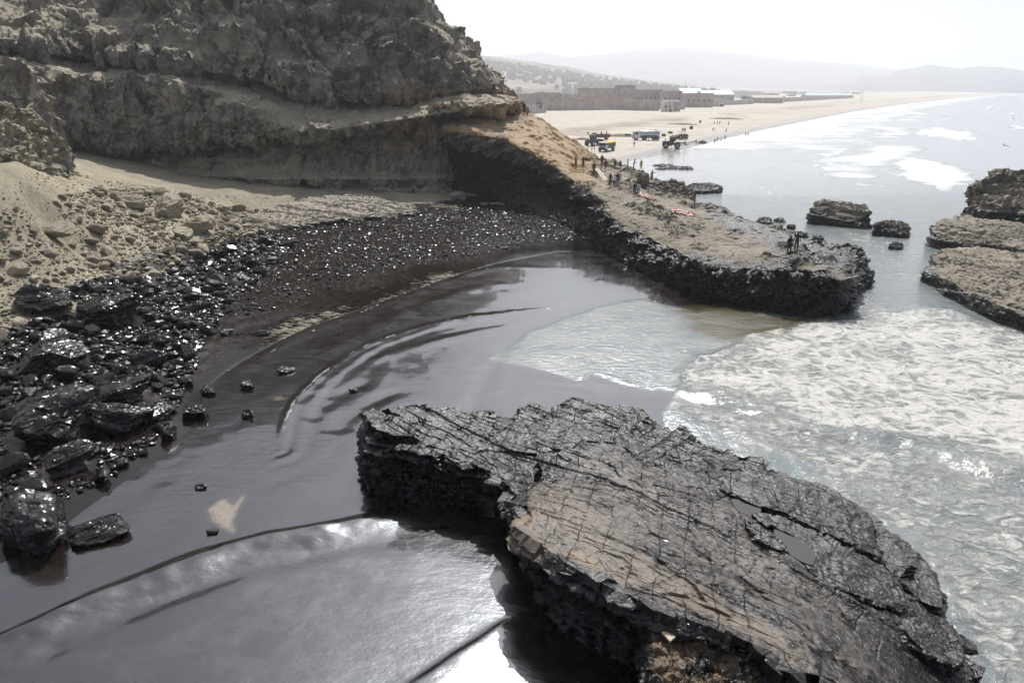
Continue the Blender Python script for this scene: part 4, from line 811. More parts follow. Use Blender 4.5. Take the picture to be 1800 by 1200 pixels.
def stone_material(name, ca, cb, oil, r0=.16, r1=.40):
    t = NT(name); p = t.pos(); n = t.noise(p, 2.5, 6, .65); rn = t.n('ObjectInfo').outputs['Random']
    if oil:
        fr = t.noise(p, 5.0, 4, .6); c = t.mix(t.ramp(n, .5, .8), OIL_COL, (.028, .024, .021)); r_ = t.ramp(fr, .3, .7, r0, r1)
        return t.done(Base_Color=c, Roughness=r_, Specular_IOR_Level=.45, Normal=t.bump(t.noise(p, 3.0, 3, .6), .05, .3))
    c = t.mix(t.ramp(n, .3, .7), ca, cb); f = t.n('MapRange', {'Value': rn, 'To Min': .75, 'To Max': 1.25}).outputs[0]
    c = t.mul(c, t.n('CombineColor', {0: f, 1: f, 2: f}).outputs[0])
    return t.done(Base_Color=c, Roughness=.92, Normal=t.bump(t.noise(p, 4.0, 6, .7), .06, .9), Specular_IOR_Level=.25)
M_STONE = stone_material('dusty_stone', (.23, .205, .155), (.36, .32, .245), False); M_OILSTONE = stone_material('oiled_stone', 0, 0, True); M_OILPEB = stone_material('oiled_pebble', 0, 0, True, .2, .42)
def broken_shape(seed, sub=5):
    V, Fc = stone_shape(sub, seed, .0, .85); N_ = V / np.linalg.norm(V, axis=1)[:, None]
    d = rock_disp(V * 1.7, N_, 1, .5, seed, bed=(.25, .1, 1), strata=.34, thick=.9, block=.16, fine=.03, vert=.0) * .5
    return V + N_ * d[:, None], Fc
BIG = [broken_shape(40 + i) for i in range(5)]; MED = [stone_shape(3, 60 + i, .06) for i in range(12)]; SML = [stone_shape(1, 80 + i, .05) for i in range(14)]
MESH_T = [np_mesh('stone', V, F_, M_STONE, False) for V, F_ in MED]; MESH_O = [np_mesh('oiled_boulder', V, F_, M_OILSTONE, False) for V, F_ in MED]
MESH_OB = [np_mesh('oiled_boulder', V, F_, M_OILSTONE, False) for V, F_ in BIG]; MESH_TB = [np_mesh('stone', V, F_, M_STONE, False) for V, F_ in [broken_shape(140 + i, 4) for i in range(4)]]
def gz(x, y): return float(ground_z(np.array([[x, y]]), True)[0])
def ground_hit(u, v):
    r = ray(u, v); Y = np.concatenate([np.arange(14, 130, .1), np.geomspace(130, 9000, 1500)]); t = Y / r[1]
    z = np.maximum(ground_z(np.stack([r[0] * t, Y], 1), True), 0); k = np.argmax(CAM_H + r[2] * t <= z)
    return np.array([r[0] * t[k], Y[k], z[k]])
def boulder(u, v, wpx, kind, zg=None, name=None, mesh=None, sq=1.0, rz=None, sink=.35):
    """a stone standing where the photograph shows it, sized by its width there"""
    p = ground_hit(u, v); z = p[2]; rad = wpx / 2 / FPX * np.linalg.norm(p - (0, 0, CAM_H))
    me = mesh or random.choice(MESH_OB if kind else MESH_TB)
    o = bpy.data.objects.new(name or ('oiled_boulder' if kind else 'stone'), me); o.scale = (rad, rad * random.uniform(.8, 1), rad * sq)
    o.location = (p[0], p[1] + rad * .5, z + rad * sq * (.75 - sink)); o.rotation_euler = (random.uniform(-.2, .2), random.uniform(-.2, .2), random.uniform(0, 6.28) if rz is None else rz); return link(o), rad, p
taken = []
def own(u, v, w, kind, label, sq=.8, **k):
    o, rad, p = boulder(u, v, w, kind, sq=sq, **k); tag(o, label, 'boulder' if kind else 'stone'); taken.append((p[0], p[1] + rad * .5, rad * .9))
own(62,552,95,1,'square black oiled boulder topped with tan dust under the rubble', .75)
own(185,575,105,1,'large layered black boulder with an undercut, biggest on the upper shore', .75)
own(70,655,115,1,'huge black oiled boulder sloping towards the slick on the left shore', .8)
own(75,785,150,1,'massive lumpy black boulder at the waterline of the stony shore', .75)
own(190,770,110,1,'knobbly black boulder beside the massive lumpy one', .8)
own(258,645,62,1,'rounded shiny black boulder at the edge of the brown film', .8)
own(205,715,100,1,'broad low black boulder between the big boulders and the film', .55)
own(105,840,80,1,'wet black boulder standing in the shallow film', .7)
own(293,775,34,1,'triangular grey-black stone standing alone in the oil film', 1.1)
own(335,735,50,1,'pair-like flat black stone lying in the film beside the triangular one', .55)
own(276,737,46,1,'flat black stone at the edge of the film near the triangular one', .55)
own(360,695,40,1,'shiny ripple-washed stone in the brown film above the flat one', .5)
own(432,685,38,1,'low black stone awash in the film beside a bare sand streak', .5)
own(433,735,26,1,'small upright black stone awash in the open film', .9)
own(155,955,95,1,'long low black rock lying in the slick near the bottom corner', .45)
own(45,965,130,1,'big oily boulder standing in the slick at the bottom corner', .75)
own(15,925,70,1,'dark boulder behind the big oily one at the bottom corner', .8)
own(620,690,15,1,'tiny dark stone breaking the film inside the wave ripples', .6)
own(500,655,30,1,'low washed stone in the film with a ripple round it', .4)
own(395,590,26,1,'black stone at the inner edge of the film below the cobbles', .6)
own(455,590,34,1,'flat glossy stone on the wet film below the pebbles', .4)
own(350,860,24,1,'small stone awash in the wide film above the pale gap', .5)
own(372,940,18,1,'small dark stone beside the pale gap in the film', .5)
own(415,497,36,1,'pale shiny slab catching the light among the black cobbles', .5)
own(92,418,58,0,'long pale boulder lying on the open scree', .55)
own(345,410,50,0,'grey squared block resting on the edge of the rubble', .8)
own(322,418,42,0,'grey block leaning against the squared one at the rubble edge', .75)
own(290,380,60,0,'largest grey block in the rubble heap below the scree', .75)
own(806,350,30,0,'tan squared block standing alone in the cave mouth', .9)
own(230,365,44,0,'angular block at the top of the rubble heap', .8)
own(60,528,40,0,'tan block above the square black boulder', .7)
def scatter(poly, n, smin, smax, power, seed, zf=1.2, avoid=.55):
    """stones in a photograph outline on the ground, sizes in metres"""
    g = np.random.default_rng(seed); W = np.array([atz(u, v, z)[:2] for u, v, z in poly]); lo, hi = W.min(0), W.max(0); out = []
    cells = {}
    tries = 0
    while len(out) < n and tries < 40:
        tries += 1
        q = lo + g.random((6000, 2)) * (hi - lo); q = q[in_poly(q, W)]
        # nearer stones show larger: keep an even spread over the ground
        sz = smin * (smax / smin) ** (g.random(len(q)) ** power)
        for (x, y), s in zip(q, sz):
            key = (int(x // 1.2), int(y // 1.2)); bad = False
            for i in (-1, 0, 1):
                for j in (-1, 0, 1):
                    for (a, b, c) in cells.get((key[0] + i, key[1] + j), ()):
                        if (a - x) ** 2 + (b - y) ** 2 < ((c + s) * avoid) ** 2: bad = True; break
                    if bad: break
                if bad: break
            if bad: continue
            if any((a - x) ** 2 + (b - y) ** 2 < (c + s * .3) ** 2 for a, b, c in taken): continue
            cells.setdefault(key, []).append((x, y, s)); out.append((x, y, s))
            if len(out) >= n: break
    return np.array(out)
def place_things(S, meshes, name, label, group, cat, seed, sink=.3, sq=(.6, .95)):
    g = np.random.default_rng(seed); zz = ground_z(S[:, :2])
    for (x, y, s), z in zip(S, zz):
        o = bpy.data.objects.new(name, meshes[g.integers(len(meshes))]); k = g.uniform(*sq)
        o.scale = (s, s * g.uniform(.75, 1), s * k); o.location = (x, y, max(z, -.06) + s * k * (.75 - sink)); o.rotation_euler = (g.uniform(-.35, .35), g.uniform(-.35, .35), g.uniform(0, 6.28))
        COL.objects.link(o); tag(o, label, cat, group)
def place_stuff(S, shapes, name, mat, seed, label, sink=.35, smooth=False, zmin=-.05, sq=(.5, .9)):
    g = np.random.default_rng(seed); zz = np.maximum(ground_z(S[:, :2]), zmin); Vs, Fs, off = [], [], 0
    which = g.integers(len(shapes), size=len(S)); a = g.uniform(0, 6.283, len(S)); k = g.uniform(*sq, len(S)); tx = g.uniform(-.4, .4, len(S))
    for w in range(len(shapes)):
        m = which == w
        if not m.any(): continue
        V, Fc = shapes[w]; s = S[m, 2][:, None]; ca, sa = np.cos(a[m])[:, None], np.sin(a[m])[:, None]; kk = k[m][:, None]
        X = V[None, :, 0] * ca - V[None, :, 1] * sa; Y = V[None, :, 0] * sa + V[None, :, 1] * ca; Z = V[None, :, 2] * kk + X * np.sin(tx[m])[:, None] * .6
        P = np.stack([X * s + S[m, 0][:, None], Y * s + S[m, 1][:, None], Z * s + (zz[m][:, None] + s * kk * (.75 - sink))], -1)
        Vs.append(P.reshape(-1, 3)); Fs.append((Fc[None] + (off + np.arange(m.sum()) * len(V))[:, None, None]).reshape(-1, 3)); off += m.sum() * len(V)
    o = np_obj(name, np.vstack(Vs), np.vstack(Fs), mat, smooth); tag(o, label, kind='stuff'); return o
BLK = [(-160,660,1.6),(0,605,1.5),(60,570,1.5),(170,505,1.45),(270,470,1.35),(380,435,1.2),(470,410,1.2),(520,420,1.0),(470,470,.7),(400,540,.5),(360,600,.4),(340,660,.2),(300,740,.1),(250,805,.05),(150,865,.05),(0,930,.05),(-160,950,.3)]
S = scatter(BLK, 300, .42, .9, 1.4, 1, avoid=.5)
place_things(S, MESH_O, 'oiled_boulder', 'oil-blackened boulder among many on the stony shore of the cove', 'oiled boulders on the shore', 'boulder', 2)
taken += [tuple(s) for s in S * np.array([1, 1, .6])]
S = scatter(BLK, 4800, .10, .42, 1.5, 3, avoid=.42); place_stuff(S, SML, 'oiled_cobbles', M_OILSTONE, 4, 'black oiled cobbles filling the gaps between the boulders')
PEB = [(400,430,1.2),(500,398,1.1),(640,378,1.1),(740,368,1.0),(820,352,1.0),(900,350,.8),(990,385,.6),(1040,418,.4),(960,425,.25),(850,445,.2),(720,470,.25),(600,500,.2),(480,545,.3),(400,560,.5)]
S = scatter(PEB, 10000, .05, .30, 3.2, 5, avoid=.42); S = S[(fbm(np.column_stack([S[:, :2] / 3.0, S[:, 2] * 0]), 3, 91) > -.16) | (S[:, 2] > .16)]; place_stuff(S, SML, 'oiled_pebbles', M_OILPEB, 6, 'band of black oily pebbles curving round the back of the cove')
TAN = [(-160,560,3.2),(-160,470,5),(0,440,5.0),(100,410,4.6),(170,350,5.2),(260,335,5),(330,350,3.8),(420,360,2.9),(500,372,2.0),(500,400,1.2),(400,432,1.2),(270,470,1.4),(170,505,1.5),(60,570,1.6),(0,605,1.6)]
S = scatter(TAN, 300, .32, .95, 2.0, 7, avoid=.7)
place_things(S, MESH_T, 'stone', 'angular dusty tan stone in the rubble below the scree', 'tan rubble stones', 'stone', 8)
S = scatter(TAN, 7000, .06, .27, 1.9, 9, avoid=.45); place_stuff(S, SML, 'rubble', M_STONE, 10, 'small tan rubble covering the foot of the scree')
SCR = [(-160,440,6),(0,340,9),(130,305,7.5),(300,335,4.5),(480,342,3.2),(700,346,2.2),(700,352,1.9),(450,362,2.6),(200,370,4.8),(0,450,5)]
S = scatter(SCR, 1800, .04, .2, 2.4, 11, avoid=.8); place_stuff(S, SML, 'scree_stones', M_STONE, 12, 'loose stones scattered over the sandy scree')
for (u, v, n_, lab) in ((782, 367, 16, 'bundle of pale driftwood sticks lying on the pebbles below the bedrock shelf'), (868, 362, 12, 'small heap of pale sticks near the cave mouth')):
    p = ground_hit(u, v); e = empty('driftwood_heap', p); tag(e, lab, 'driftwood')
    for i in range(n_):
        a = random.uniform(-.7, .7); L_ = random.uniform(.7, 1.8); x, y = random.uniform(-1.6, 1.6), random.uniform(-.5, .5); z = random.uniform(.08, .4)
        MB().bar((x - L_ / 2 * math.cos(a), y - L_ / 2 * math.sin(a), z), (x + L_ / 2 * math.cos(a), y + L_ / 2 * math.sin(a), z + random.uniform(-.1, .25)), .05, 6, .03).build('stick', M_WOOD, e)
# ------------------------------------------------------------------ haze over the bay
hz = MB().box((1500, 6000, 350), (16000, 15000, 710)).build('haze', bpy.data.materials.new('sea_haze')); tag(hz, 'pale sea haze hanging over the bay', kind='stuff')
hm = hz.data.materials[0]; hm.use_nodes = True; hm.node_tree.nodes.clear(); hm.cycles.homogeneous_volume = True
_o = hm.node_tree.nodes.new('ShaderNodeOutputMaterial'); _v = hm.node_tree.nodes.new('ShaderNodeVolumePrincipled')
_v.inputs['Color'].default_value = (.86, .90, .96, 1); _v.inputs['Density'].default_value = HAZE_DENSITY; _v.inputs['Anisotropy'].default_value = .45
hm.node_tree.links.new(_v.outputs[0], _o.inputs['Volume'])
# ------------------------------------------------------------------ people
def hit_obj(o, u, v):
    ok, loc, n, _ = o.ray_cast(Vector((0, 0, CAM_H)), Vector(ray(u, v)).normalized())
    return np.array(loc) if ok else None
def make_pose(kind):
    """skeleton of connected joints grown into one skin; facing -Y"""
    J, E, Rr, Lb = [], [], [], []
    def j(p, r, lb, par=None):
        J.append(p); Rr.append(r); Lb.append(lb)
        if par is not None: E.append((par, len(J) - 1))
        return len(J) - 1
    sit = kind == 'sit'; dz = -.48 if sit else 0
    lean = -.10 if kind == 'look' else 0.0
    pel = j((0, 0, .95 + dz), (.155, .12), 1); wa = j((0, lean * .4, 1.10 + dz), (.14, .105), 0, pel); ch = j((0, lean, 1.30 + dz), (.17, .115), 0, wa)
    ne = j((0, lean * 1.2, 1.47 + dz), (.06, .06), 2, ch); h1 = j((0, lean * 1.3 - .015, 1.56 + dz), (.082, .095), 2, ne); h2 = j((0, lean * 1.4 - .01, 1.68 + dz), (.075, .09), 2, h1)
    hands = []
    for s in (-1, 1):
        hp = j((.09 * s, 0, .88 + dz), (.10, .105), 1, pel)
        if sit: kn = j((.14 * s, -.42, .52), (.07, .07), 1, hp); an = j((.14 * s, -.44, .10), (.048, .05), 1, kn); j((.15 * s, -.60, .05), (.045, .035), 3, an)
        else:
            st = {'walk': .20 * s, 'stride': -.26 * s}.get(kind, .02 * s)
            kn = j((.10 * s, -.03 - st * .5, .50), (.072, .075), 1, hp); an = j((.105 * s, .03 - st, .10 + (.05 if st < -.1 else 0)), (.05, .05), 1, kn); j((.12 * s, -.13 - st, .045), (.046, .036), 3, an)
        sh = j((.175 * s, lean, 1.41 + dz), (.075, .075), 0, ch)
        if kind == 'raise': el = j((.33 * s, -.12, 1.38), (.052, .052), 0, sh); wr = j((.16 * s, -.24, 1.60), (.036, .036), 2, el); ha = j((.10 * s, -.26, 1.64), (.04, .028), 2, wr); hd = (-.6 * s, -.2, .7)
        elif kind == 'hips': el = j((.36 * s, .06, 1.18), (.052, .052), 0, sh); wr = j((.20 * s, -.08, 1.02), (.036, .036), 2, el); ha = j((.15 * s, -.12, .98), (.04, .028), 2, wr); hd = (-.7 * s, -.5, -.3)
        elif kind == 'stride' and s > 0: el = j((.36, -.06, 1.30), (.052, .052), 0, sh); wr = j((.55, -.14, 1.34), (.036, .036), 2, el); ha = j((.61, -.16, 1.34), (.04, .028), 2, wr); hd = (1, -.2, 0)
        elif kind == 'look' or sit: el = j((.27 * s, -.04 + lean, 1.16 + dz), (.052, .052), 0, sh); wr = j((.14 * s, -.27 + lean, 1.10 + dz), (.036, .036), 2, el); ha = j((.10 * s, -.31 + lean, 1.11 + dz), (.04, .028), 2, wr); hd = (-.5 * s, -.8, .1)
        else: sw = {'walk': -.12 * s}.get(kind, .02); el = j((.25 * s, .03 - sw * .4, 1.15), (.052, .052), 0, sh); wr = j((.265 * s, -.04 + sw, .92), (.036, .036), 2, el); ha = j((.26 * s, -.06 + sw, .85), (.04, .028), 2, wr); hd = (0, -.25, -1)
        hands.append((J[ha], hd, s))
    me = bpy.data.meshes.new('skel'); me.from_pydata(J, E, []); o = bpy.data.objects.new('skel', me); COL.objects.link(o)
    o.modifiers.new('skin', 'SKIN'); 
    for i, sv in enumerate(me.skin_vertices[0].data): sv.radius = Rr[i]; sv.use_root = (i == 0)
    sb = o.modifiers.new('sub', 'SUBSURF'); sb.levels = sb.render_levels = 1
    dg = bpy.context.evaluated_depsgraph_get(); ev = o.evaluated_get(dg); bm = bmesh.new(); bm.from_mesh(ev.to_mesh()); ev.to_mesh_clear()
    Jn = np.array(J); seg = [(Jn[a], Jn[b], Lb[b] if Lb[b] != 2 or Lb[a] == 2 else 0) for a, b in E]
    for f in bm.faces:
        c = np.array(f.calc_center_median()); best = (9, 0)
        for a, b, lb in seg:
            ab = b - a; t = np.clip((c - a) @ ab / (ab @ ab), 0, 1); d = np.linalg.norm(c - a - t * ab)
            if d < best[0]: best = (d, lb)
        f.material_index = best[1]; f.smooth = True
    def add(mi, fn):
        n0 = len(bm.faces); fn(); bm.faces.ensure_lookup_table()
        for f in bm.faces[n0:]: f.material_index = mi; f.smooth = True
    def cone(a, b, r1, r2):
        a, b = Vector(a), Vector(b); d = b - a
        bmesh.ops.create_cone(bm, cap_ends=True, segments=5, radius1=r1, radius2=r2, depth=d.length, matrix=Matrix.Translation((a + b) / 2) @ d.to_track_quat('Z', 'Y').to_matrix().to_4x4())
    for hp, hd, s in hands:
        hd = Vector(hd).normalized(); side = hd.cross(Vector((0, 1, 0))); side = side.normalized() if side.length > .1 else Vector((1, 0, 0)); hp = Vector(hp)
        for k, L in enumerate((.065, .078, .072, .055)):
            b0 = hp + side * (k - 1.5) * .02 + hd * .03; mid = b0 + hd * L * .6; tip = mid + hd * L * .4 + Vector((0, -.012, 0))
            add(2, lambda: cone(b0, mid, .010, .009)); add(2, lambda: cone(mid, tip, .009, .006))
        th = hp - side * .035; add(2, lambda: cone(th, th - side * .02 + hd * .05, .011, .008))
    hc = Jn[4] * .5 + Jn[5] * .5
    add(2, lambda: cone(hc + (0, -.085, .0), hc + (0, -.12, -.02), .018, .008))
    for s in (-1, 1):
        add(4, lambda: bmesh.ops.create_icosphere(bm, subdivisions=1, radius=.013, matrix=Matrix.Translation(Vector(hc + (.034 * s, -.09, .02)))))
        add(2, lambda: bmesh.ops.create_icosphere(bm, subdivisions=1, radius=.025, matrix=Matrix.Translation(Vector(hc + (.085 * s, .0, .0))) @ Matrix.Diagonal((.5, .8, 1.2, 1))))
    add(4, lambda: bmesh.ops.create_icosphere(bm, subdivisions=1, radius=.02, matrix=Matrix.Translation(Vector(hc + (0, -.088, -.055))) @ Matrix.Diagonal((1.2, .4, .3, 1))))
    m2 = bpy.data.meshes.new('person'); bm.to_mesh(m2); bm.free(); bpy.data.objects.remove(o)
    hb = bmesh.new(); bmesh.ops.create_icosphere(hb, subdivisions=2, radius=.105, matrix=Matrix.Translation(Vector(hc + (0, .015, .045))) @ Matrix.Diagonal((.92, 1.05, .95, 1)))
    bmesh.ops.delete(hb, geom=[v for v in hb.verts if v.co.z < hc[2] - .01 and v.co.y < hc[1] + .04], context='VERTS')
    m3 = bpy.data.meshes.new('hair'); hb.to_mesh(m3); hb.free()
    for i in range(5): m2.materials.append(None)
    m3.materials.append(None)
    return m2, m3
POSES = {k: make_pose(k) for k in ('stand', 'walk', 'raise', 'hips', 'look', 'sit', 'stride')}
CLOTH = {'black': (.018, .018, .02), 'charcoal': (.045, .046, .05), 'navy': (.03, .04, .08), 'maroon': (.10, .03, .035), 'grey': (.28, .28, .29), 'white': (.75, .75, .74), 'pale blue': (.48, .55, .66), 'yellow': (.70, .47, .05), 'pink': (.55, .33, .36), 'olive': (.12, .13, .09), 'blue': (.09, .13, .24), 'brown': (.14, .09, .06), 'tan': (.35, .27, .18), 'red': (.38, .05, .04), 'orange': (.60, .20, .04)}
def cm(c): return plain('cloth_' + c.replace(' ', '_'), CLOTH[c], .9, scale=9)
M_SKIN = plain('skin', (.28, .16, .105), .6, scale=20); M_SHOE = plain('shoe', (.03, .028, .026), .7); M_EYE = plain('eye', (.04, .02, .02), .4); M_HAIR = plain('hair', (.018, .014, .012), .6); M_CAP = {}
def person(p, rz, pose, shirt, trousers, label, group=None, hat=None, h=1.7):
    b, hr = POSES[pose]; o = bpy.data.objects.new('person', b); link(o); o.location = (p[0], p[1], p[2]); o.rotation_euler = (0, 0, rz); k = h / 1.78; o.scale = (k, k, k)
    for i, m in enumerate((cm(shirt), cm(trousers), M_SKIN, M_SHOE, M_EYE)): o.material_slots[i].link = 'OBJECT'; o.material_slots[i].material = m
    q = bpy.data.objects.new('hat' if hat else 'hair', hr); link(q, o); q.material_slots[0].link = 'OBJECT'; q.material_slots[0].material = cm(hat) if hat else M_HAIR
    tag(o, label, 'person', group); return o
PEOPLE = [  # foot point, facing (0 = towards the viewer), pose, shirt, trousers, label
 (1012,295,.3,'raise','grey','black','person in grey shirt and dark trousers with both arms raised to the head'),
 (1025,296,-.2,'look','maroon','black','person in maroon top standing beside the one with raised arms'),
 (1043.5,306,.2,'stand','charcoal','black','person in charcoal standing at the head of the pale planks'),
 (1058,291,2.8,'stand','black','black','person in black standing behind another on the sandy foot of the ridge'),
 (1064,300,.4,'hips','black','charcoal','tall person in black with hands on hips near the foot of the ridge'),
 (1103,299.5,1.3,'stand','olive','olive','first of two people in grey-green uniform facing sideways on the sea edge'),
 (1113.5,298.5,1.3,'look','olive','charcoal','second person in grey-green uniform, next to the one in yellow'),
 (1126.5,300,.1,'walk','yellow','tan','person in bright yellow jacket on the rock edge by the sea'),
 (1145.5,319,.2,'stride','grey','charcoal','person in grey top stepping over the dark hump with an arm out'),
 (1072.5,327,.2,'stand','black','navy','person in black at the lower end of the pale planks'),
 (1079.5,330,2.9,'look','white','charcoal','person in white shirt in the group below the planks'),
 (1084.5,326,.5,'stand','navy','blue','person in navy in the group below the planks'),
 (1088.5,325,-.4,'stand','pink','tan','person in pink top in the group below the planks'),
 (1115,344,2.6,'stand','black','black','person in black beside the one in pale blue shirt near the red nets'),
 (1121.5,344,3.0,'walk','pale blue','blue','person in pale blue shirt and jeans near the red nets'),
 (1220.5,353,1.2,'stand','black','black','person in black alone on the seaward edge past the dark hump'),
 (1386,447,3.0,'walk','black','charcoal','person in black walking on the promontory, the nearer of two men'),
 (1399,440,2.8,'walk','navy','black','person in navy walking just ahead of another on the promontory'),
 (921,199,.2,'stand','black','black','person in black standing on the crest of the tan ridge')]
for u, v, rz, pose, sh, tr, lab in PEOPLE:
    p = hit_obj(PROM, u, v)
    if p is None or np.linalg.norm(p[:2]) > 150: p = hit_obj(PROM, u, v + 5); p = p if p is not None else at(u, v, 108)
    person(p, rz, pose, sh, tr, lab, hat='grey' if 'alone' in lab else None)
for u, v, lab in ((1081,294.5,'seated person in black half hidden by the edge of the promontory'), (1090,295.5,'seated person in navy beside another at the promontory edge')):
    p = hit_obj(PROM, u, v); p = p if p is not None else atz(u, v, 5); person(p, 2.6, 'sit', 'black' if 'black' in lab else 'navy', 'charcoal', lab)
G_B = 'people at work on the beach'
BEACH = [(1033,267,'white','white',.4,'stand','person in white overalls behind the parked truck'),(1040,268,'white','white',-.3,'walk','person in white overalls behind the parked truck'),(1044.5,268,'white','white',.9,'stand','person in white overalls behind the parked truck'),
 (1033.5,239,'black','black',0,'stand','person in black standing up the beach beyond the backhoe'),(1114.5,258.5,'brown','charcoal',.5,'walk','person in brown walking alone on the sand before the tanker'),
 (1136,247.5,'charcoal','black',.2,'stand','dark-clad person standing beside the tanker truck'),(1140,248.5,'black','black',1,'stand','dark-clad person standing beside the tanker truck'),(1151,247.5,'charcoal','black',2,'stand','dark-clad person standing beside the tanker truck'),(1154,247.5,'black','navy',0,'stand','dark-clad person standing beside the tanker truck'),
 (1165,257.5,'charcoal','grey',.4,'walk','person walking towards the wheel loader'),(1223.3,255,'charcoal','black',.8,'stand','person standing in the shallows by the dark sand heap'),
 (1256,253,'black','charcoal',.2,'stand','person wading in the thin water at the beach edge'),(1261,250,'charcoal','grey',.2,'walk','person wading in the thin water at the beach edge'),(1267,250,'grey','charcoal',1.2,'look','person wading in the thin water at the beach edge'),(1274,247,'black','charcoal',2.2,'walk','person wading in the thin water at the beach edge'),
 (1276,233,'grey','brown',.4,'stand','person standing on dry sand above the waders'),(1253,231.5,'black','charcoal',.4,'stand','person standing by the dug bank of sand'),(1257,231.5,'brown','black',1.4,'stand','person standing by the dug bank of sand'),
 (1255,219.5,'black','black',.4,'stand','person in the dark group far along the dug bank'),(1261,219.5,'black','charcoal',.4,'stand','person in the dark group far along the dug bank'),(1265,219,'charcoal','black',.4,'stand','person in the dark group far along the dug bank'),(1280.5,220.5,'charcoal','black',.4,'stand','lone person beyond the dark group along the bank'),
 (1310,241,'charcoal','grey',.2,'walk','one of two people wading side by side far out on the wet sand'),(1314.5,240.5,'charcoal','black',.2,'walk','one of two people wading side by side far out on the wet sand')]
for u, v, sh, tr, rz, pose, lab in BEACH: person(ground_hit(u, v), rz, pose, sh, tr, lab, G_B)

# ------------------------------------------------------------------ things left on the promontory
M_PLANK = plain('pale_plank', (.52, .47, .38), .8, scale=8)
for k, (a, b) in enumerate((((1047,301),(1067,325)), ((1050.5,300.5),(1071,324)))):
    A, B = hit_obj(PROM, *a), hit_obj(PROM, *b)
    o = MB().plank(A + (0, 0, .35), B + (0, 0, .12), .22, .06).build('plank', M_PLANK); tag(o, 'long pale plank laid down the rock step, one of two side by side', 'plank', 'planks laid on the rock step')
A = hit_obj(PROM, 1064, 366); A = A if A is not None else at(1064, 366, 80); B = ground_hit(1040, 416)
o = MB().plank(A + (-.1, -.3, .2), B + (0, -.2, 0), .24, .07).build('plank', plain('grey_plank', (.27, .24, .20), .85, scale=8)); tag(o, 'grey plank leaning against the black rock wall from the pebbles', 'plank')
M_RED = plain('red_net', (.40, .10, .085), .8, scale=6); M_WHT = plain('white_float', (.72, .66, .60), .7)
for k, (u0, u1, v0, v1, lab) in enumerate(((1122,1148,338,352,'heap of red and white netting beside the people in black and pale blue'), (1180,1218,367,381,'wider heap of red and white netting out on the bare promontory top'))):
    pts = []
    for _ in range(230):
        a, b = random.uniform(u0, u1), random.random(); t = (a - u0) / (u1 - u0); v = v0 + (v1 - v0) * (.55 * t + .45 * b); q = hit_obj(PROM, a, v)
        if q is not None: pts.append(q)
    c = np.mean(pts, 0); e = empty('net_heap', c); tag(e, lab, 'netting', None)
    for nm, mt, sel in (('red_netting', M_RED, pts[:120]), ('white_floats', M_WHT, pts[120:])):
        m = MB()
        for q in sel:
            r0 = random.uniform(.05, .15); bmesh.ops.create_icosphere(m.bm, subdivisions=1, radius=r0, matrix=Matrix.Translation(Vector(q - c) + Vector((0, 0, r0 * .5))) @ Matrix.Rotation(random.random() * 3, 4, 'Z') @ Matrix.Diagonal((1.5, 1, .7, 1)))
        o = m.build(nm, mt, e); o['kind'] = 'stuff'

# ------------------------------------------------------------------ vehicles on the beach
M_RUB = plain('tyre_rubber', (.02, .02, .02), .85); M_RIM = plain('wheel_rim', (.35, .35, .35), .4, .6); M_WP = plain('white_paint', (.75, .76, .77), .35, var=.06); M_GLASS = plain('dark_glass', (.015, .018, .02), .08, var=.05, spec=.8)
M_STEEL = plain('tank_steel', (.55, .57, .60), .28, .85, var=.1); M_BLUE = plain('blue_paint', (.05, .075, .17), .4, var=.08); M_BLK = plain('black_frame', (.025, .025, .027), .6); M_DGR = plain('dark_green_paint', (.04, .05, .04), .5); M_YEL = plain('yellow_tarp', (.78, .55, .06), .7); M_RUST = plain('rust_red', (.19, .085, .06), .8); M_CHR = plain('headlight', (.8, .8, .78), .15, .2, var=.03); M_DYL = plain('dull_yellow_paint', (.20, .15, .05), .6)
def wheel(par, x, y, r, w=.32):
    t = MB().bar((x, y - w / 2, r), (x, y + w / 2, r), r, 18); 
    wo = t.build('wheel', M_RUB, par); s = -1 if y < 0 else 1
    MB().bar((x, y + s * (w / 2 - .04), r), (x, y + s * (w / 2 + .03), r), r * .55, 12).build('rim', M_RIM, wo); return wo
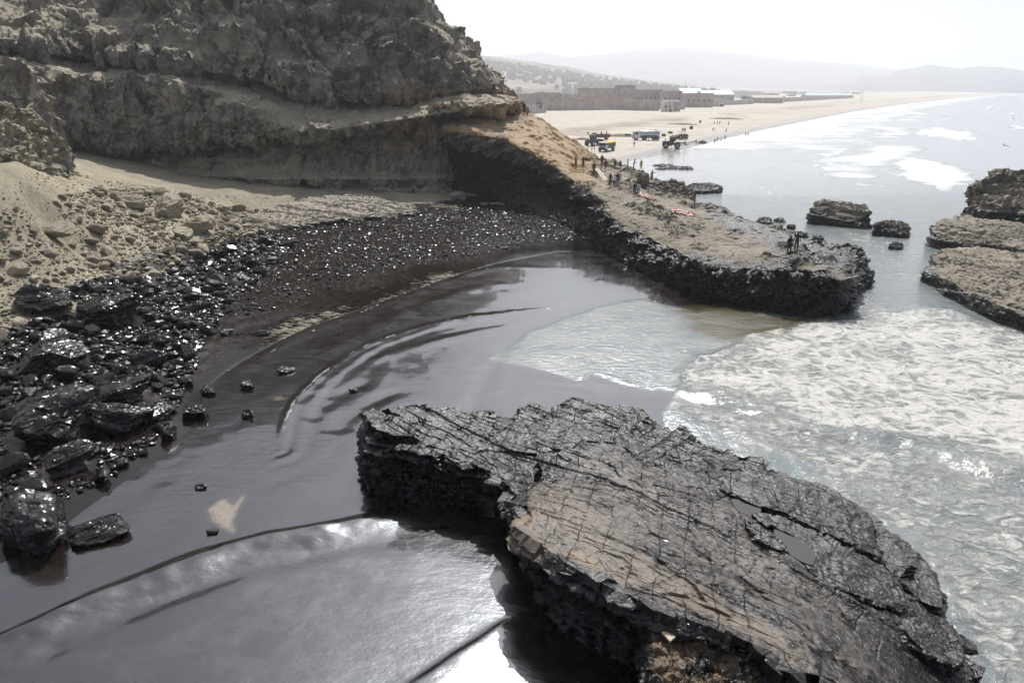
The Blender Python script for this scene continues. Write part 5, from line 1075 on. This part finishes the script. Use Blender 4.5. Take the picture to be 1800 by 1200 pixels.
def tanker(p, rz):
    e = empty('tanker_truck', p, rz); tag(e, 'white-cabbed tanker truck with silver tank and blue skirt on the sand', 'truck')
    # drives towards -X
    MB().prism([(-4.6, .75), (-4.65, 1.7), (-4.35, 2.95), (-4.2, 3.1), (-2.75, 3.15), (-2.7, .75)], -1.2, 1.2, 'y').build('cab', M_WP, e)
    MB().prism([(-4.66, 1.85), (-4.42, 2.82), (-4.36, 2.82), (-4.60, 1.85)], -1.05, 1.05, 'y').build('windscreen', M_GLASS, e)
    for s in (-1, 1):
        MB().box((-3.75, 1.205 * s, 2.3), (.95, .03, .75)).build('side_window', M_GLASS, e)
        MB().box((-4.68, .8 * s, 1.05), (.08, .38, .22)).build('headlight', M_CHR, e)
        MB().box((-4.5, 1.4 * s, 2.2), (.12, .2, .6)).build('mirror', M_BLK, e)
        MB().box((1.4, 1.17 * s, 1.02), (6.2, .06, .5)).build('skirt', M_BLUE, e)
    MB().box((-4.68, 0, .78), (.2, 2.4, .35), None, .04).build('bumper', M_BLK, e); MB().box((-4.7, 0, 1.4), (.06, 1.5, .4)).build('grille', M_BLK, e)
    MB().box((.2, 0, .9), (8.6, .9, .28)).build('chassis', M_BLK, e)
    tk = MB(); prof = [(-2.45, .0), (-2.42, .7), (-2.3, 1.02), (-2.1, 1.13), (4.2, 1.13), (4.4, 1.02), (4.52, .7), (4.55, 0)]; N_ = 28; R_ = []
    for x, r0 in prof: R_.append([tk.bm.verts.new((x, r0 * 1.06 * math.cos(2 * math.pi * i / N_), 2.15 + r0 * math.sin(2 * math.pi * i / N_))) for i in range(N_)] if r0 else [tk.bm.verts.new((x, 0, 2.15))])
    for a, b in zip(R_, R_[1:]):
        for i in range(N_):
            k = (i + 1) % N_
            if len(a) == 1: tk.bm.faces.new((a[0], b[i], b[k]))
            elif len(b) == 1: tk.bm.faces.new((a[i], b[0], a[k]))
            else: tk.bm.faces.new((a[i], b[i], b[k], a[k]))
    t = tk.build('tank', M_STEEL, e, True); 
    for x in (-1.2, .4, 2.0, 3.6): MB().bar((x - .04, 0, 2.15), (x + .04, 0, 2.15), 1.22, 28).build('band', M_BLUE if x > 3 else M_STEEL, t)
    MB().box((1.0, 0, 3.34), (5.6, .5, .06)).build('catwalk', M_BLK, e)
    for x in (-.6, 1.2, 3.0): MB().bar((x, 0, 3.2), (x, 0, 3.5), .28, 12).build('hatch', M_STEEL, t)
    for x in (-3.6, -.9, 2.5, 3.75):
        for s in (-1, 1): wheel(e, x, 1.02 * s, .52)
tanker(ground_hit(1136, 246.5) , .06)
def haul_truck(p, rz):
    e = empty('cargo_truck', p, rz); tag(e, 'white-fronted cargo truck with a yellow covered load by the foot of the ridge', 'truck')
    # faces -X
    MB().prism([(-3.4, .8), (-3.45, 1.6), (-3.2, 2.6), (-3.0, 2.7), (-1.9, 2.7), (-1.9, .8)], -1.2, 1.2, 'y').build('cab', M_WP, e)
    MB().prism([(-3.47, 1.7), (-3.26, 2.5), (-3.2, 2.5), (-3.41, 1.7)], -1.08, 1.08, 'y').build('windscreen', M_GLASS, e)
    MB().box((-3.5, 0, .8), (.16, 2.45, .5), None, .03).build('bumper', M_BLK, e); MB().box((-3.48, 0, 1.3), (.05, 1.9, .3)).build('grille', M_BLK, e)
    for s in (-1, 1): MB().box((-3.5, .95 * s, 1.25), (.06, .3, .2)).build('headlight', M_CHR, e); MB().box((-2.6, 1.205 * s, 2.1), (.8, .03, .6)).build('side_window', M_GLASS, e)
    MB().box((.6, 0, .85), (7.0, .8, .25)).build('chassis', M_BLK, e)
    b = MB(); b.box((1.2, 0, 1.15), (5.8, 2.4, .1))
    for s in (-1, 1): b.box((1.2, 1.2 * s, 1.75), (5.8, .07, 1.2))
    b.box((-1.7, 0, 1.9), (.07, 2.4, 1.5)); b.box((4.1, 0, 1.75), (.07, 2.4, 1.2)); b.build('cargo_bed', M_DGR, e)
    c = MB(); c.prism([(-1.22, 2.3), (-.8, 2.75), (0, 2.95), (.8, 2.75), (1.22, 2.3)], -1.5, 4.0, 'x'); c.build('tarpaulin', M_YEL, e)
    for x in (-2.6, 2.0, 3.2):
        for s in (-1, 1): wheel(e, x, 1.0 * s, .5)
haul_truck(ground_hit(1066, 266), math.radians(62))
def loader(p, rz, label, k=1.0, body=M_DGR, arm_up=.4, canopy=False, bucket=True):
    e = empty('wheel_loader', p, rz); e.scale = (k, k, k); tag(e, label, 'loader')
    MB().prism([(-.2, 1.0), (-.2, 1.7), (.3, 1.95), (2.7, 1.85), (2.9, 1.5), (2.9, .8), (.4, .7)], -.95, .95, 'y').build('body', body, e)
    MB().prism([(-1.9, .75), (-1.9, 1.35), (-.3, 1.5), (-.2, .75)], -.7, .7, 'y').build('front_frame', body, e)
    cab = MB()
    for x in (-.45, 1.0):
        for s in (-1, 1): cab.box((x, .72 * s, 2.45), (.1, .1, 1.2))
    cab.box((.28, 0, 3.1), (1.9, 1.75, .14)); cab.box((.28, 0, 1.9), (1.6, 1.5, .12)); cb = cab.build('cab', M_WP if canopy else M_BLK, e)
    if not canopy: MB().box((.28, 0, 2.45), (1.38, 1.38, 1.0)).build('cab_glass', M_GLASS, cb)
    ax, az = -3.0, .6 + arm_up * 2.2
    for s in (-1, 1): MB().plank((-.7, .55 * s, 1.6), (ax, .55 * s, az), .28, .18).build('lift_arm', body, e)
    if bucket:
        m = MB(); m.prism([(ax + .1, az + .5), (ax + .15, az - .35), (ax - .35, az - .55), (ax - 1.1, az - .5), (ax - 1.1, az - .42), (ax - .4, az - .4), (ax - .05, az + .45)], -1.35, 1.35, 'y'); m.build('bucket', M_RUST, e)
    MB().bar((2.2, .5, 1.85), (2.2, .5, 2.7), .08, 8).build('exhaust_pipe', M_BLK, e)
    for x in (-1.1, 1.9):
        for s in (-1, 1): wheel(e, x, 1.05 * s, .82, .55)
    return e
loader(ground_hit(1183, 261), math.radians(165), 'dark wheel loader standing at the water edge beside a long pipe', 1.12)
loader(ground_hit(1196, 245), math.radians(30), 'wheel loader with a white canopy behind the one at the water edge', .95, M_DYL, .2, True)
loader(ground_hit(1043, 256), math.radians(-130), 'dark green backhoe loader parked behind the yellow covered truck', 1.05, M_DGR, .3)
def flatbed(p, rz):
    e = empty('flatbed_truck', p, rz); tag(e, 'rust-red flatbed truck carrying two people beyond the backhoe', 'truck')
    MB().prism([(-2.9, .7), (-2.95, 1.5), (-2.7, 2.3), (-1.6, 2.35), (-1.6, .7)], -1.05, 1.05, 'y').build('cab', M_RUST, e); MB().prism([(-2.97, 1.55), (-2.78, 2.2), (-2.7, 2.2), (-2.9, 1.55)], -.95, .95, 'y').build('windscreen', M_GLASS, e)
    b = MB(); b.box((.9, 0, 1.1), (4.8, 2.2, .12)); 
    for s in (-1, 1): b.box((.9, 1.1 * s, 1.5), (4.8, .06, .7))
    b.build('bed', M_RUST, e); MB().box((.4, 0, .85), (5.8, .7, .22)).build('chassis', M_BLK, e)
    for x in (-2.2, 2.0):
        for s in (-1, 1): wheel(e, x, .92 * s, .46)
fp = ground_hit(1055, 246); flatbed(fp, .1)
for dx in (.3, 2.1): person((fp[0] + dx, fp[1], fp[2] + 1.18), dx, 'stand', 'black' if dx < 1 else 'charcoal', 'black', 'person in dark clothes standing on the bed of the rust-red flatbed', 'people on the flatbed')
def pickup(p, rz, label, paint, k=1.0):
    e = empty('pickup_truck', p, rz); e.scale = (k, k, k); tag(e, label, 'pickup')
    MB().prism([(-2.6, .45), (-2.65, .95), (-1.4, 1.1), (-.85, 1.75), (.75, 1.8), (.95, 1.1), (2.6, 1.1), (2.65, .45)], -.9, .9, 'y').build('body', paint, e)
    for s in (-1, 1): MB().prism([(-1.2, 1.14), (-.75, 1.65), (.62, 1.68), (.75, 1.14)], .905 * s, .92 * s, 'y').build('side_window', M_GLASS, e)
    MB().prism([(-1.42, 1.13), (-.92, 1.7), (-.87, 1.7), (-1.36, 1.13)], -.78, .78, 'y').build('windscreen', M_GLASS, e); MB().box((1.75, 0, 1.12), (1.5, 1.5, .03)).build('bed', M_BLK, e)
    for s in (-1, 1): MB().box((-2.64, .62 * s, .8), (.06, .3, .16)).build('headlight', M_CHR, e)
    for x in (-1.7, 1.7):
        for s in (-1, 1): wheel(e, x, .8 * s, .4, .24)
pickup(ground_hit(1001, 193), .15, 'white pickup truck parked on the sand before the brick wall', M_WP, 1.25)
pickup(ground_hit(1185, 186), .2, 'dark pickup truck parked by the pale hut at the top of the beach', M_BLK, 1.3)
for k, (u, v, w, h, mt, lab) in enumerate([(1103,240.5,2.2,.9,M_BLK,'low black tank standing on the sand before the tanker cab'),(1166.5,240,1.5,.9,M_DGR,'dark green bin standing behind the tanker'),(1178,235,1.7,.7,M_DGR,'dark green bin beside the loader with the white canopy'),
   (1199.5,231,.6,.9,M_BLK,'black drum, one of two standing side by side'),(1203.5,231,.6,.9,M_BLK,'black drum, one of two standing side by side'),(1215,227.5,1.3,1.0,M_BLK,'black crate standing alone beyond the two drums'),(1230.5,216.5,.9,1.1,M_BLK,'black crate at the near end of the dug bank')]):
    p = ground_hit(u, v); e = empty('drum' if 'drum' in lab else 'bin', p, random.uniform(-.3, .3)); tag(e, lab, 'drum' if 'drum' in lab else 'bin', 'two drums on the sand' if 'drum' in lab else None)
    if 'drum' in lab:
        b = MB().bar((0, 0, 0), (0, 0, h * 1.3), w * .6, 16).build('barrel', mt, e)
        for q in (.35, .8): MB().bar((0, 0, h * q * 1.3), (0, 0, h * q * 1.3 + .05), w * .63, 16).build('rib', mt, e)
    else:
        MB().box((0, 0, h * .55), (w, w * .6, h * .9), None, .04).build('container', mt, e); MB().box((0, 0, h * 1.04), (w * 1.05, w * .66, .08)).build('lid', M_BLK, e)
        for sx in (-1, 1):
            for sy in (-1, 1): MB().box((sx * w * .42, sy * w * .24, .05), (.12, .12, .1)).build('foot', M_BLK, e)
A, B = ground_hit(1197, 257), ground_hit(1224, 249); o = MB().bar(A + (0, 0, .5), B + (0, 0, .25), .13, 10).build('suction_pipe', M_BLK); tag(o, 'long dark pipe reaching from the loader to the sand heap', 'pipe')
def heap(p, rx, ry, h, mat, name, label, seed):
    a = np.linspace(0, 2 * np.pi, 48, endpoint=False); r0 = np.linspace(1, 0, 14); X = r0[:, None] * np.cos(a) * rx; Y = r0[:, None] * np.sin(a) * ry; P = np.stack([X.ravel(), Y.ravel(), X.ravel() * 0], 1)
    Z = h * (1 - r0[:, None] ** 1.6) ** .8 * (1 + .25 * fbm(P / 1.5, 3, seed).reshape(14, 48)) - .15; G = np.stack([X, Y, Z], -1) + np.asarray(p)
    o = np_obj(name, G.reshape(-1, 3), grid_quads(14, 48, True), mat, True); tag(o, label, 'sand heap'); return o
M_DARK = plain('wet_dark_sand', (.05, .043, .036), .7, scale=1.2, var=.4); M_SAND2 = plain('dug_sand', (.17, .135, .09), .95, scale=.8, var=.35)
heap(ground_hit(1234, 252), 1.9, 1.3, 1.1, M_DARK, 'sand_heap', 'dark heap of oily sand at the end of the pipe', 3)
heap(ground_hit(1092, 240), 7, 3.0, 1.0, M_SAND2, 'sand_heap', 'low brown bank of dug sand left of the tanker', 4); heap(ground_hit(1024, 246), 3.4, 1.6, .9, M_SAND2, 'sand_heap', 'brown heap of dug sand beside the backhoe', 5)
heap(ground_hit(1195, 219), 9, 2.2, .8, M_SAND2, 'sand_heap', 'long brown bank of dug sand behind the black crate', 6); heap(ground_hit(1272, 209.5), 12, 2.2, .9, M_SAND2, 'sand_heap', 'far brown bank of dug sand behind the dark group', 7)

# ------------------------------------------------------------------ buildings behind the beach
def wall_mat(nm, c): return plain('wall_' + nm, c, .9, scale=.25, var=.22)
W_BR = wall_mat('brick_brown', (.44, .365, .325)); W_RD = wall_mat('brick_red', (.48, .36, .31)); W_GR = wall_mat('cement_grey', (.44, .425, .415)); W_PL = wall_mat('pale', (.60, .57, .53)); W_DK = wall_mat('dark', (.36, .315, .29))
R_BL = plain('roof_blue', (.06, .09, .19), .5, scale=.4); R_TE = plain('roof_teal', (.30, .45, .48), .5, scale=.4); R_WH = plain('roof_white', (.70, .71, .70), .6, scale=.4); R_GR = plain('roof_grey', (.24, .23, .225), .8, scale=.4); R_TN = plain('roof_tan', (.47, .43, .36), .8, scale=.4)
M_WIN = plain('window_dark', (.03, .032, .035), .25)
def building(u0, u1, vt, Y, wall, roof, label, depth=18, gable=False, windows=0, group=None, base=None, name='building'):
    A, B = at(u0, vt, Y), at(u1, vt, Y); zb = gz((A[0] + B[0]) / 2, Y) - .4; w = B[0] - A[0]; h = A[2] - zb; c = ((A[0] + B[0]) / 2, Y + depth / 2, zb)
    if h < 2.5: h = 2.5
    e = empty(name, c, 0); tag(e, label, name.replace('_', ' '), group); hw = w / 2; hd = depth / 2
    if gable:
        rise = min(gable, h * .4); he = h - rise
        MB().box((0, 0, he / 2), (w, depth, he)).build('wall', wall, e)
        MB().prism([(-hd - .5, he - .1), (0, h), (hd + .5, he - .1), (hd + .5, he - .3), (-hd - .5, he - .3)], -hw - .4, hw + .4, 'x').build('roof', roof, e)
    else:
        he = h; MB().box((0, 0, (h - .3) / 2), (w, depth, h - .3)).build('wall', wall, e); MB().box((0, 0, h - .15), (w + .3, depth + .3, .3)).build('roof', roof, e)
    for i in range(windows):
        x = -hw + (i + .7) * w / (windows + .4); f = MB().box((x, -hd - .03, he * .5), (w / windows * .35, .1, min(1.6, he * .35))).build('window', M_WIN, e); MB().box((x, -hd - .06, he * .5 - min(.8, he * .18) - .08), (w / windows * .4, .16, .12)).build('sill', W_PL, f)
    if h > 3: MB().box((hw * .55, -hd - .03, 1.3), (min(3, w * .2), .1, 2.2)).build('door', M_BLK if wall is W_PL else W_DK, e)
    return e
building(1016,1092,155.5,640,W_BR,R_BL,'big brown warehouse with a blue roof edge, tallest behind the beach',40)
building(1090,1117,150,638,W_DK,R_BL,'blue-gabled hall joined to the end of the big warehouse',30,0)
building(1117,1165,158,660,W_BR,R_GR,'brown brick hall next to the blue-gabled one',30,windows=6)
building(1165,1200,160,640,W_BR,R_GR,'low brown brick building right of the tall halls',24,windows=4)
building(1199,1236,155,760,W_GR,R_WH,'long shed with a bright white roof beyond the halls',26,5)
building(1236,1292,159,740,W_GR,R_TE,'shed with a pale teal roof beside the white-roofed one',30,4)
building(1205,1255,164,620,W_RD,R_GR,'red brick building before the white-roofed shed',20,windows=5)
building(1325,1378,167.5,800,W_BR,R_TN,'open tan-roofed shed at the top of the beach',16,2.5)
building(1419,1497,164.5,1230,W_GR,R_TE,'long teal-roofed shed farther along the beach',25,3)
building(1250,1275,174,650,W_PL,R_TN,'small pale hut with a flat tan roof',8)
building(1166,1184,177,505,W_PL,R_WH,'white hut behind the dark pickup',7,windows=2)
building(1185,1197,177.5,512,W_GR,R_WH,'pale cement hut beside the white one',7)
building(900,940,165,600,W_GR,R_GR,'grey cement building close beside the cliff',20,windows=3)
building(940,985,163,590,W_BR,R_GR,'brown walled building left of the big warehouse',20,windows=3); building(985,1016,166,585,W_GR,R_GR,'grey block touching the left side of the warehouse',20,windows=3)
building(868,905,168,640,W_PL,R_WH,'pale low building half hidden by the cliff',15)
def long_wall(u0, u1, v0, Y0, Y1, mat, label, npost=0, pm=None, v1=None):
    A, B = at(u0, v0, Y0), at(u1, v1 or v0, Y1); e = empty('compound_wall', (A[0], A[1], 0)); tag(e, label, 'wall'); n = 8
    for i in range(n):
        P0 = A + (B - A) * i / n; P1 = A + (B - A) * (i + 1) / n; zb = min(gz(P0[0], P0[1]), gz(P1[0], P1[1])) - .3; zt = (P0[2] + P1[2]) / 2 + random.uniform(-.25, .25)
        d = P1 - P0; L = math.hypot(d[0], d[1]); MB().box(((P0[0] + P1[0]) / 2 - A[0], (P0[1] + P1[1]) / 2 - A[1], (zb + zt) / 2), (L * .998, .3, zt - zb), Matrix.Rotation(math.atan2(d[1], d[0]), 3, 'Z')).build('wall_panel', mat, e)
    for i in range(npost):
        q = A + (B - A) * (i + .5) / npost; zb = gz(q[0], q[1]); MB().box((q[0] - A[0], q[1] - A[1] - .35, (zb + q[2] + .6) / 2), (.4, .3, q[2] + .6 - zb)).build('post', pm or W_PL, e)
long_wall(955,1062,179,505,530,W_BR,'brown brick compound wall with a row of pale concrete posts',11,W_PL)
long_wall(922,960,184,440,470,W_GR,'grey panel wall ending behind the tan ridge',8,W_DK); long_wall(1062,1160,179,535,525,W_BR,'plain brown brick wall right of the posted wall',0); long_wall(1100,1205,176,575,560,W_GR,'grey cement wall before the brown halls'); long_wall(1200,1325,176,640,760,W_GR,'long grey wall before the red brick building'); long_wall(900,1010,172,560,570,W_DK,'dark brick wall behind the posted wall'); long_wall(1378,1500,172,880,1260,W_BR,'low brown wall right of the tan-roofed shed',0,None,168)
long_wall(1010,1120,172,585,590,W_RD,'reddish brick wall at the foot of the big warehouse',14,W_DK)
g_ = np.random.default_rng(17); WM = [W_BR, W_RD, W_GR, W_PL, W_DK, W_BR, W_GR]; RM = [R_GR, R_GR, R_WH, R_TN, R_GR, R_TE]
for i in range(150):
    Y = float(g_.uniform(640, 2100)); u = float(g_.uniform(865, 1400 + min(340, Y * .2))); w = float(g_.uniform(7, 24)); h = float(g_.uniform(2.8, 5.5)); x = (u - 900) / FPX * Y / .938 * .93
    if (shore_x(Y) - x) * .7 < 190: continue
    zt = gz(x, Y) + h; r_ = np.array([x, Y, zt - CAM_H]); fwd = Y * CT - r_[2] * ST; uu = 900 + FPX * x / fwd; vv = 600 - FPX * (Y * ST + r_[2] * CT) / fwd; hw = w / 2 / fwd * FPX
    building(uu - hw, uu + hw, vv, Y, WM[g_.integers(7)], RM[g_.integers(6)], 'low flat-roofed house in the town across the plain', float(g_.uniform(8, 16)), 0, 2 if Y < 900 else 0, 'houses of the town', name='house')
# hillside town, too far and dense to count
hs = bpy.data.objects['hillside']; Vh, Fh = [], []
cube_f = np.array([[0, 1, 2, 3], [4, 7, 6, 5], [0, 4, 5, 1], [1, 5, 6, 2], [2, 6, 7, 3], [3, 7, 4, 0]])
for i in range(900):
    u = float(g_.uniform(800, 1260)); v = float(np.interp(u, [800, 930, 1060, 1200, 1260], [97, 113, 134, 153, 158]) + abs(g_.normal(0, 14)) + 4)
    q = hit_obj(hs, u, v)
    if q is None: continue
    a, b, h = g_.uniform(4, 11), g_.uniform(4, 9), g_.uniform(3, 7); c = np.array([[-a, -b, -4], [a, -b, -4], [a, b, -4], [-a, b, -4], [-a, -b, h], [a, -b, h], [a, b, h], [-a, b, h]]) * np.array([.5, .5, 1]) + q
    Fh.append(cube_f + 8 * len(Vh)); Vh.append(c)
if Vh: tag(np_obj('hillside_houses', np.vstack(Vh), np.vstack(Fh), W_PL, False), 'dense pale houses covering the distant hillside', kind='stuff')
# poles and trees of the town
for k, (u, vt, Y) in enumerate([(1206,140,760),(1165,147,700),(1175,147,710),(1215,149,800),(1222,149,820),(1001,112,1500),(1515,157,900),(1519,157,910)]):
    T = at(u, vt, Y); zb = gz(T[0], Y) - .3; e = empty('utility_pole', (T[0], Y, zb)); tag(e, 'thin grey utility pole rising above the town roofs', 'pole', 'poles of the town')
    MB().bar((0, 0, 0), (0, 0, T[2] - zb), .28, 8, .16).build('post', W_GR, e); MB().box((0, 0, T[2] - zb - .8), (2.4, .15, .15)).build('crossarm', W_GR, e)
def leaf_mat():
    t = NT('foliage'); n = t.noise(t.pos(), .9, 4); return t.done(Base_Color=t.mix(t.ramp(n, .3, .7), (.035, .05, .028), (.075, .095, .05)), Roughness=.8)
M_LEAF = leaf_mat(); M_BARK = plain('bark', (.10, .075, .055), .9)
def tree(u, v, Y, h, w, label, seed):
    g = np.random.default_rng(seed); x = at(u, v, Y)[0]; z = gz(x, Y) - .2; e = empty('tree', (x, Y, z)); tag(e, label, 'tree', None)
    tr = MB().bar((0, 0, 0), (0, 0, h * .55), h * .035, 8, h * .02)
    for i in range(6): a = g.uniform(0, 6.28); tr.bar((0, 0, h * g.uniform(.3, .5)), (w * .3 * math.cos(a), w * .3 * math.sin(a), h * g.uniform(.6, .8)), h * .014, 6, h * .006)
    tr.build('trunk', M_BARK, e); cl = g.normal(size=(11, 3)) * np.array([w * .24, w * .24, h * .13]) + (0, 0, h * .68); Vt, Ft = [], []
    for i in range(1100):
        c = cl[g.integers(11)] + g.normal(size=3) * np.array([w * .10, w * .10, h * .075]); s = g.uniform(.12, .3) * h / 7; a = g.normal(size=3); a /= np.linalg.norm(a); b = np.cross(a, g.normal(size=3)); b /= np.linalg.norm(b)
        Ft.append(np.array([0, 1, 2, 3]) + 4 * len(Vt)); Vt.append(np.array([c - a * s, c + b * s * .6, c + a * s, c - b * s * .6]))
    np_obj('crown', np.vstack(Vt), np.array(Ft), M_LEAF, False, e)
for k, a in enumerate([(946,190,462,7,6,'small dark green tree before the grey panel wall'),(1252,158,850,13,14,'broad dark tree above the teal-roofed shed'),(1199,158,820,11,9,'dark tree beside the white-roofed shed'),(925,160,760,9,12,'low tree behind the grey cement building'),(1183,160,740,8,10,'dark bushy tree behind the low brick building'),(1310,166,800,8,12,'tree standing right of the teal-roofed shed'),(1320,166,820,7,8,'smaller tree beside the one right of the teal-roofed shed'),(958,158,900,9,14,'wide tree on the plain behind the walled building')]): tree(*a, 70 + k)
# ------------------------------------------------------------------ sea birds
def bird(u, v, Y, rz, roll, label):
    p = at(u, v, Y); e = empty('seabird', p, rz); e.rotation_euler = (roll, .1, rz); tag(e, label, 'bird')
    M1 = plain('bird_dark', (.05, .045, .045), .8); b = MB(); bmesh.ops.create_icosphere(b.bm, subdivisions=2, radius=.14, matrix=Matrix.Diagonal((2.4, .8, .75, 1))); b.bar((-.28, 0, .03), (-.44, 0, .05), .06, 8, .05); b.bar((-.44, 0, .05), (-.58, 0, .03), .025, 6, .006); b.build('body', M1, e, True)
    MB().prism([(.25, -.05), (.6, -.13), (.62, 0), (.6, .13), (.25, .05)], -.01, .015, 'z').build('tail', M1, e)
    for s in (-1, 1):
        W = [(-.2, .06, .03), (.14, .06, .03), (.1, .6, .22), (-.2, .55, .22), (.16, 1.15, .10), (-.02, 1.05, .12)]; m = MB(); up = [m.bm.verts.new((x, y * s, z + .015)) for x, y, z in W]; dn = [m.bm.verts.new((x, y * s, z - .015)) for x, y, z in W]
        for q in ((0, 1, 2, 3), (3, 2, 4, 5)):
            m.bm.faces.new([up[i] for i in q]); m.bm.faces.new([dn[i] for i in q[::-1]])
        for a, c in ((0, 1), (1, 2), (2, 4), (4, 5), (5, 3), (3, 0)): m.bm.faces.new((up[a], dn[a], dn[c], up[c]))
        m.build('wing', M1, e)
bird(1780.5, 207, 190, .9, 1.0, 'dark seabird banking over the surf, the higher of two')
bird(1766, 256, 160, .3, .3, 'seabird gliding low over the sea past the craggy rock')
